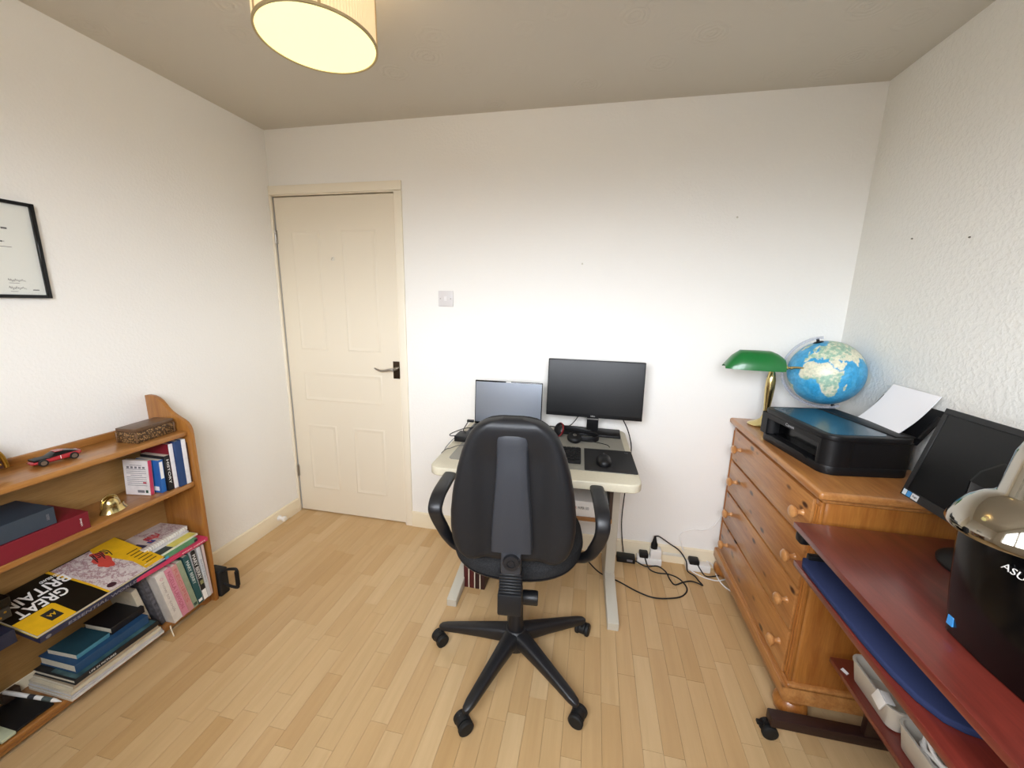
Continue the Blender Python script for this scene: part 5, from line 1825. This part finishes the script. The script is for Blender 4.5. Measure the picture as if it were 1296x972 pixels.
t = thing('world_atlas', 'dark blue world atlas with silver spine lettering beneath the road atlas', 'book', tuple(Q(.5, .5, -.02)), 0)
cv = quad_slab(B(), .01, -.026, 1.0, .94, -.0335, -.0115).done('cover', cmat('232848', .35), t)
R = (FR_ - FL).normalized()
n_ = (FR_ - FL).cross(BL - FL).normalized()
text('ESSENTIAL WORLD ATLAS', mat('silver_spine', '9a9aa6', .4), cv, Q(.56, -.0265, -.0225), R, n_, w=.29, h=.0125, depth=.0006)
B().lathe([(.007, 0), (.007, .0006), (0, .0007)], Q(.06, -.0265, -.0225), R.cross(n_), 16).done('spine_badge', mat('silver_badge', '8a8a90', .4), cv)

# ---- lying stack in the lower compartment
z = BZ + .0003
lay = [
    ('white magazine at the very bottom of the lying stack on the bottom shelf', .236, -1.352, .296, .20, .009, 'd5d2cc', 'magazine'),
    ('grey-white magazine second from the bottom of the lying stack', .233, -1.350, .292, .20, .009, 'c2c0c2', 'magazine'),
    ('cream magazine third from the bottom of the lying stack', .231, -1.348, .286, .20, .012, 'cfc4ac', 'magazine'),
    ('tan booklet between the cream magazine and the black book in the stack', .226, -1.338, .270, .19, .011, 'a3927a', 'booklet'),
    ('black book with a white titled spine in the lying stack', .228, -1.332, .268, .19, .019, '16181c', 'book'),
]
for lb, X_, y0, ln_, d, th, c, nm in lay:
    m = Mly(X_, y0, z, random.uniform(-.8, .8))
    t, cv = book(lb, m, th, ln_, d, c, nm, hard=(nm == 'book'))
    if nm == 'book':
        lie_text(cv, 'LIFE IN PICTURES', m, th, .04, .12, M['inkwhite'], .35)
        B().box((.004, th, .006), (.12, th + .0004, .262), m=m).done('cover_photo', mat('teal_photo', '3c5a5e', .3, var=.6, vscale=25), cv)
    z += th + .0006
m = Mly(.205, -1.312, z, 0)
t, cv = book('thick blue hardback lying on the black book in the stack', m, .034, .232, .17, '24486c', hard=True)
z += .0346
m = Mly(.185, -1.292, z, 2)
t, cv = book('dark teal paperback at the near end on top of the blue hardback', m, .017, .10, .13, '1f4450', hard=False, spine='4c8698')
m = Mly(.180, -1.185, z, 2)
t, cv = book('black boxed book at the far end on top of the blue hardback', m, .028, .115, .13, '141214', hard=True)

# ---- near the left edge of the frame
book('dark blue book under the ornate book at the left end of the atlas', Mly(.205, -1.640, .352), .045, .222, .17, '1c2136')
t, cv = book('black book with ornate gold spine at the left end of the atlas', Mly(.200, -1.625, .4385), .034, .212, .16, '2a2620')
m = Mly(.200, -1.625, .4385)
b = B()
for i in range(16):
    b.sphere(m @ Vector((-.0004, .010 + .012 * (i % 2), .02 + .012 * i)), .0035, 8, (.3, 1, 1))
o = b.done('gold_ornament', M['gold'], cv)
o['kind'] = 'stuff'
m = Mly(.197, -1.635, .4735)
t, cv = book('glossy black book topmost at the left end of the atlas', m, .028, .228, .16, M['blackgloss'])
text('x', M['inkgrey'], cv, m @ Vector((-.0001, .013, .205)), (0, 1, 0), (0, 0, 1), h=.009, w=.009) if False else None
for i, (z0, th) in enumerate(((.0518, .075), (.1272, .075), (.2026, .075), (.278, .073))):
    book(['grey', 'brown', 'green', 'tan'][i] + ' thick book in the pile below the left end of the atlases', Mly(.195, -1.700, z0), th, .190, .16, ['6a6a6c', '5a4030', '3f5a48', '9a8a6a'][i])
m = Mly(.190, -1.478, BZ + .0005, 6)
book('black folder lying flat on the bottom shelf under the white pen', m, .008, .085, .15, '121214', 'folder', hard=False) if False else None
o = B().box((.035, -1.500, BZ + .0004), (.190, -1.372, BZ + .008), .002).done('black_folder', cmat('121214'), None, at=(.11, -1.436, BZ + .0004))
tag(o, 'black folder lying flat on the bottom shelf under the white pen', 'folder')
o = B().box((.120, -1.500, BZ + .0084), (.203, -1.468, BZ + .018), .001).done('green_booklet', cmat('b9c0a4'), None, at=(.16, -1.48, BZ + .0084))
tag(o, 'pale green booklet on the black folder at the left edge', 'booklet')
p0, p1 = Vector((.213, -1.3655, .0635)), Vector((.030, -1.405, .100))
d = (p1 - p0).normalized()
t = thing('marker_pen', 'white marker pen with grey bands lying across the bottom shelf', 'pen', tuple(p0))
B().lathe([(.0015, 0), (.002, .006), (.0055, .022), (.0062, .03), (.0062, .185), (.005, .187)], p0, d, 16).done('pen_barrel', M['inkwhite'], t)
B().lathe([(.0064, .030), (.0064, .060)], p0, d, 16).done('grey_band', cmat('55605e'), t)
B().lathe([(.0064, .085), (.0064, .105)], p0, d, 16).done('dark_band', cmat('3a3a3e'), t)
B().box((.02, -1.415, BZ + .0082), (.045, -1.372, .094), .002).done('block_body', cmat('3b2c22'), thing('card_box', 'small dark card box at the back of the bottom shelf under the pen', 'box', (.032, -1.40, BZ + .008)))

# ---- black D-handle by the foot of the bookcase
t = thing('push_up_handle', 'black D-shaped exercise handle on the floor by the bookcase end', 'exercise handle', (.24, -.765, 0))
B().box((.150, -.795, 0), (.226, -.745, .135), .008, 3).done('handle_base', M['blackrub'], t)
B().tube([(.222, -.772, .118), (.255, -.772, .140), (.298, -.772, .150), (.306, -.772, .146), (.307, -.772, .135), (.305, -.772, .068), (.303, -.772, .054), (.292, -.772, .050), (.255, -.772, .052), (.222, -.772, .060)], .0065, 10, 4).done('handle_bar', M['blackrub'], t)
B().tube([(.306, -.772, .138), (.305, -.772, .066)], .0095, 12, 1).done('hand_grip', M['black'], t)
t = thing('bookmark_ribbon', 'pale ribbon end hanging below the white cookery book', 'ribbon', (.235, -1.02, .05))
o = B().tube([(.2345, -1.030, .058), (.2355, -1.030, .045), (.237, -1.029, .030), (.240, -1.027, .006)], .0022, 6).done('ribbon', M['cream'], t)
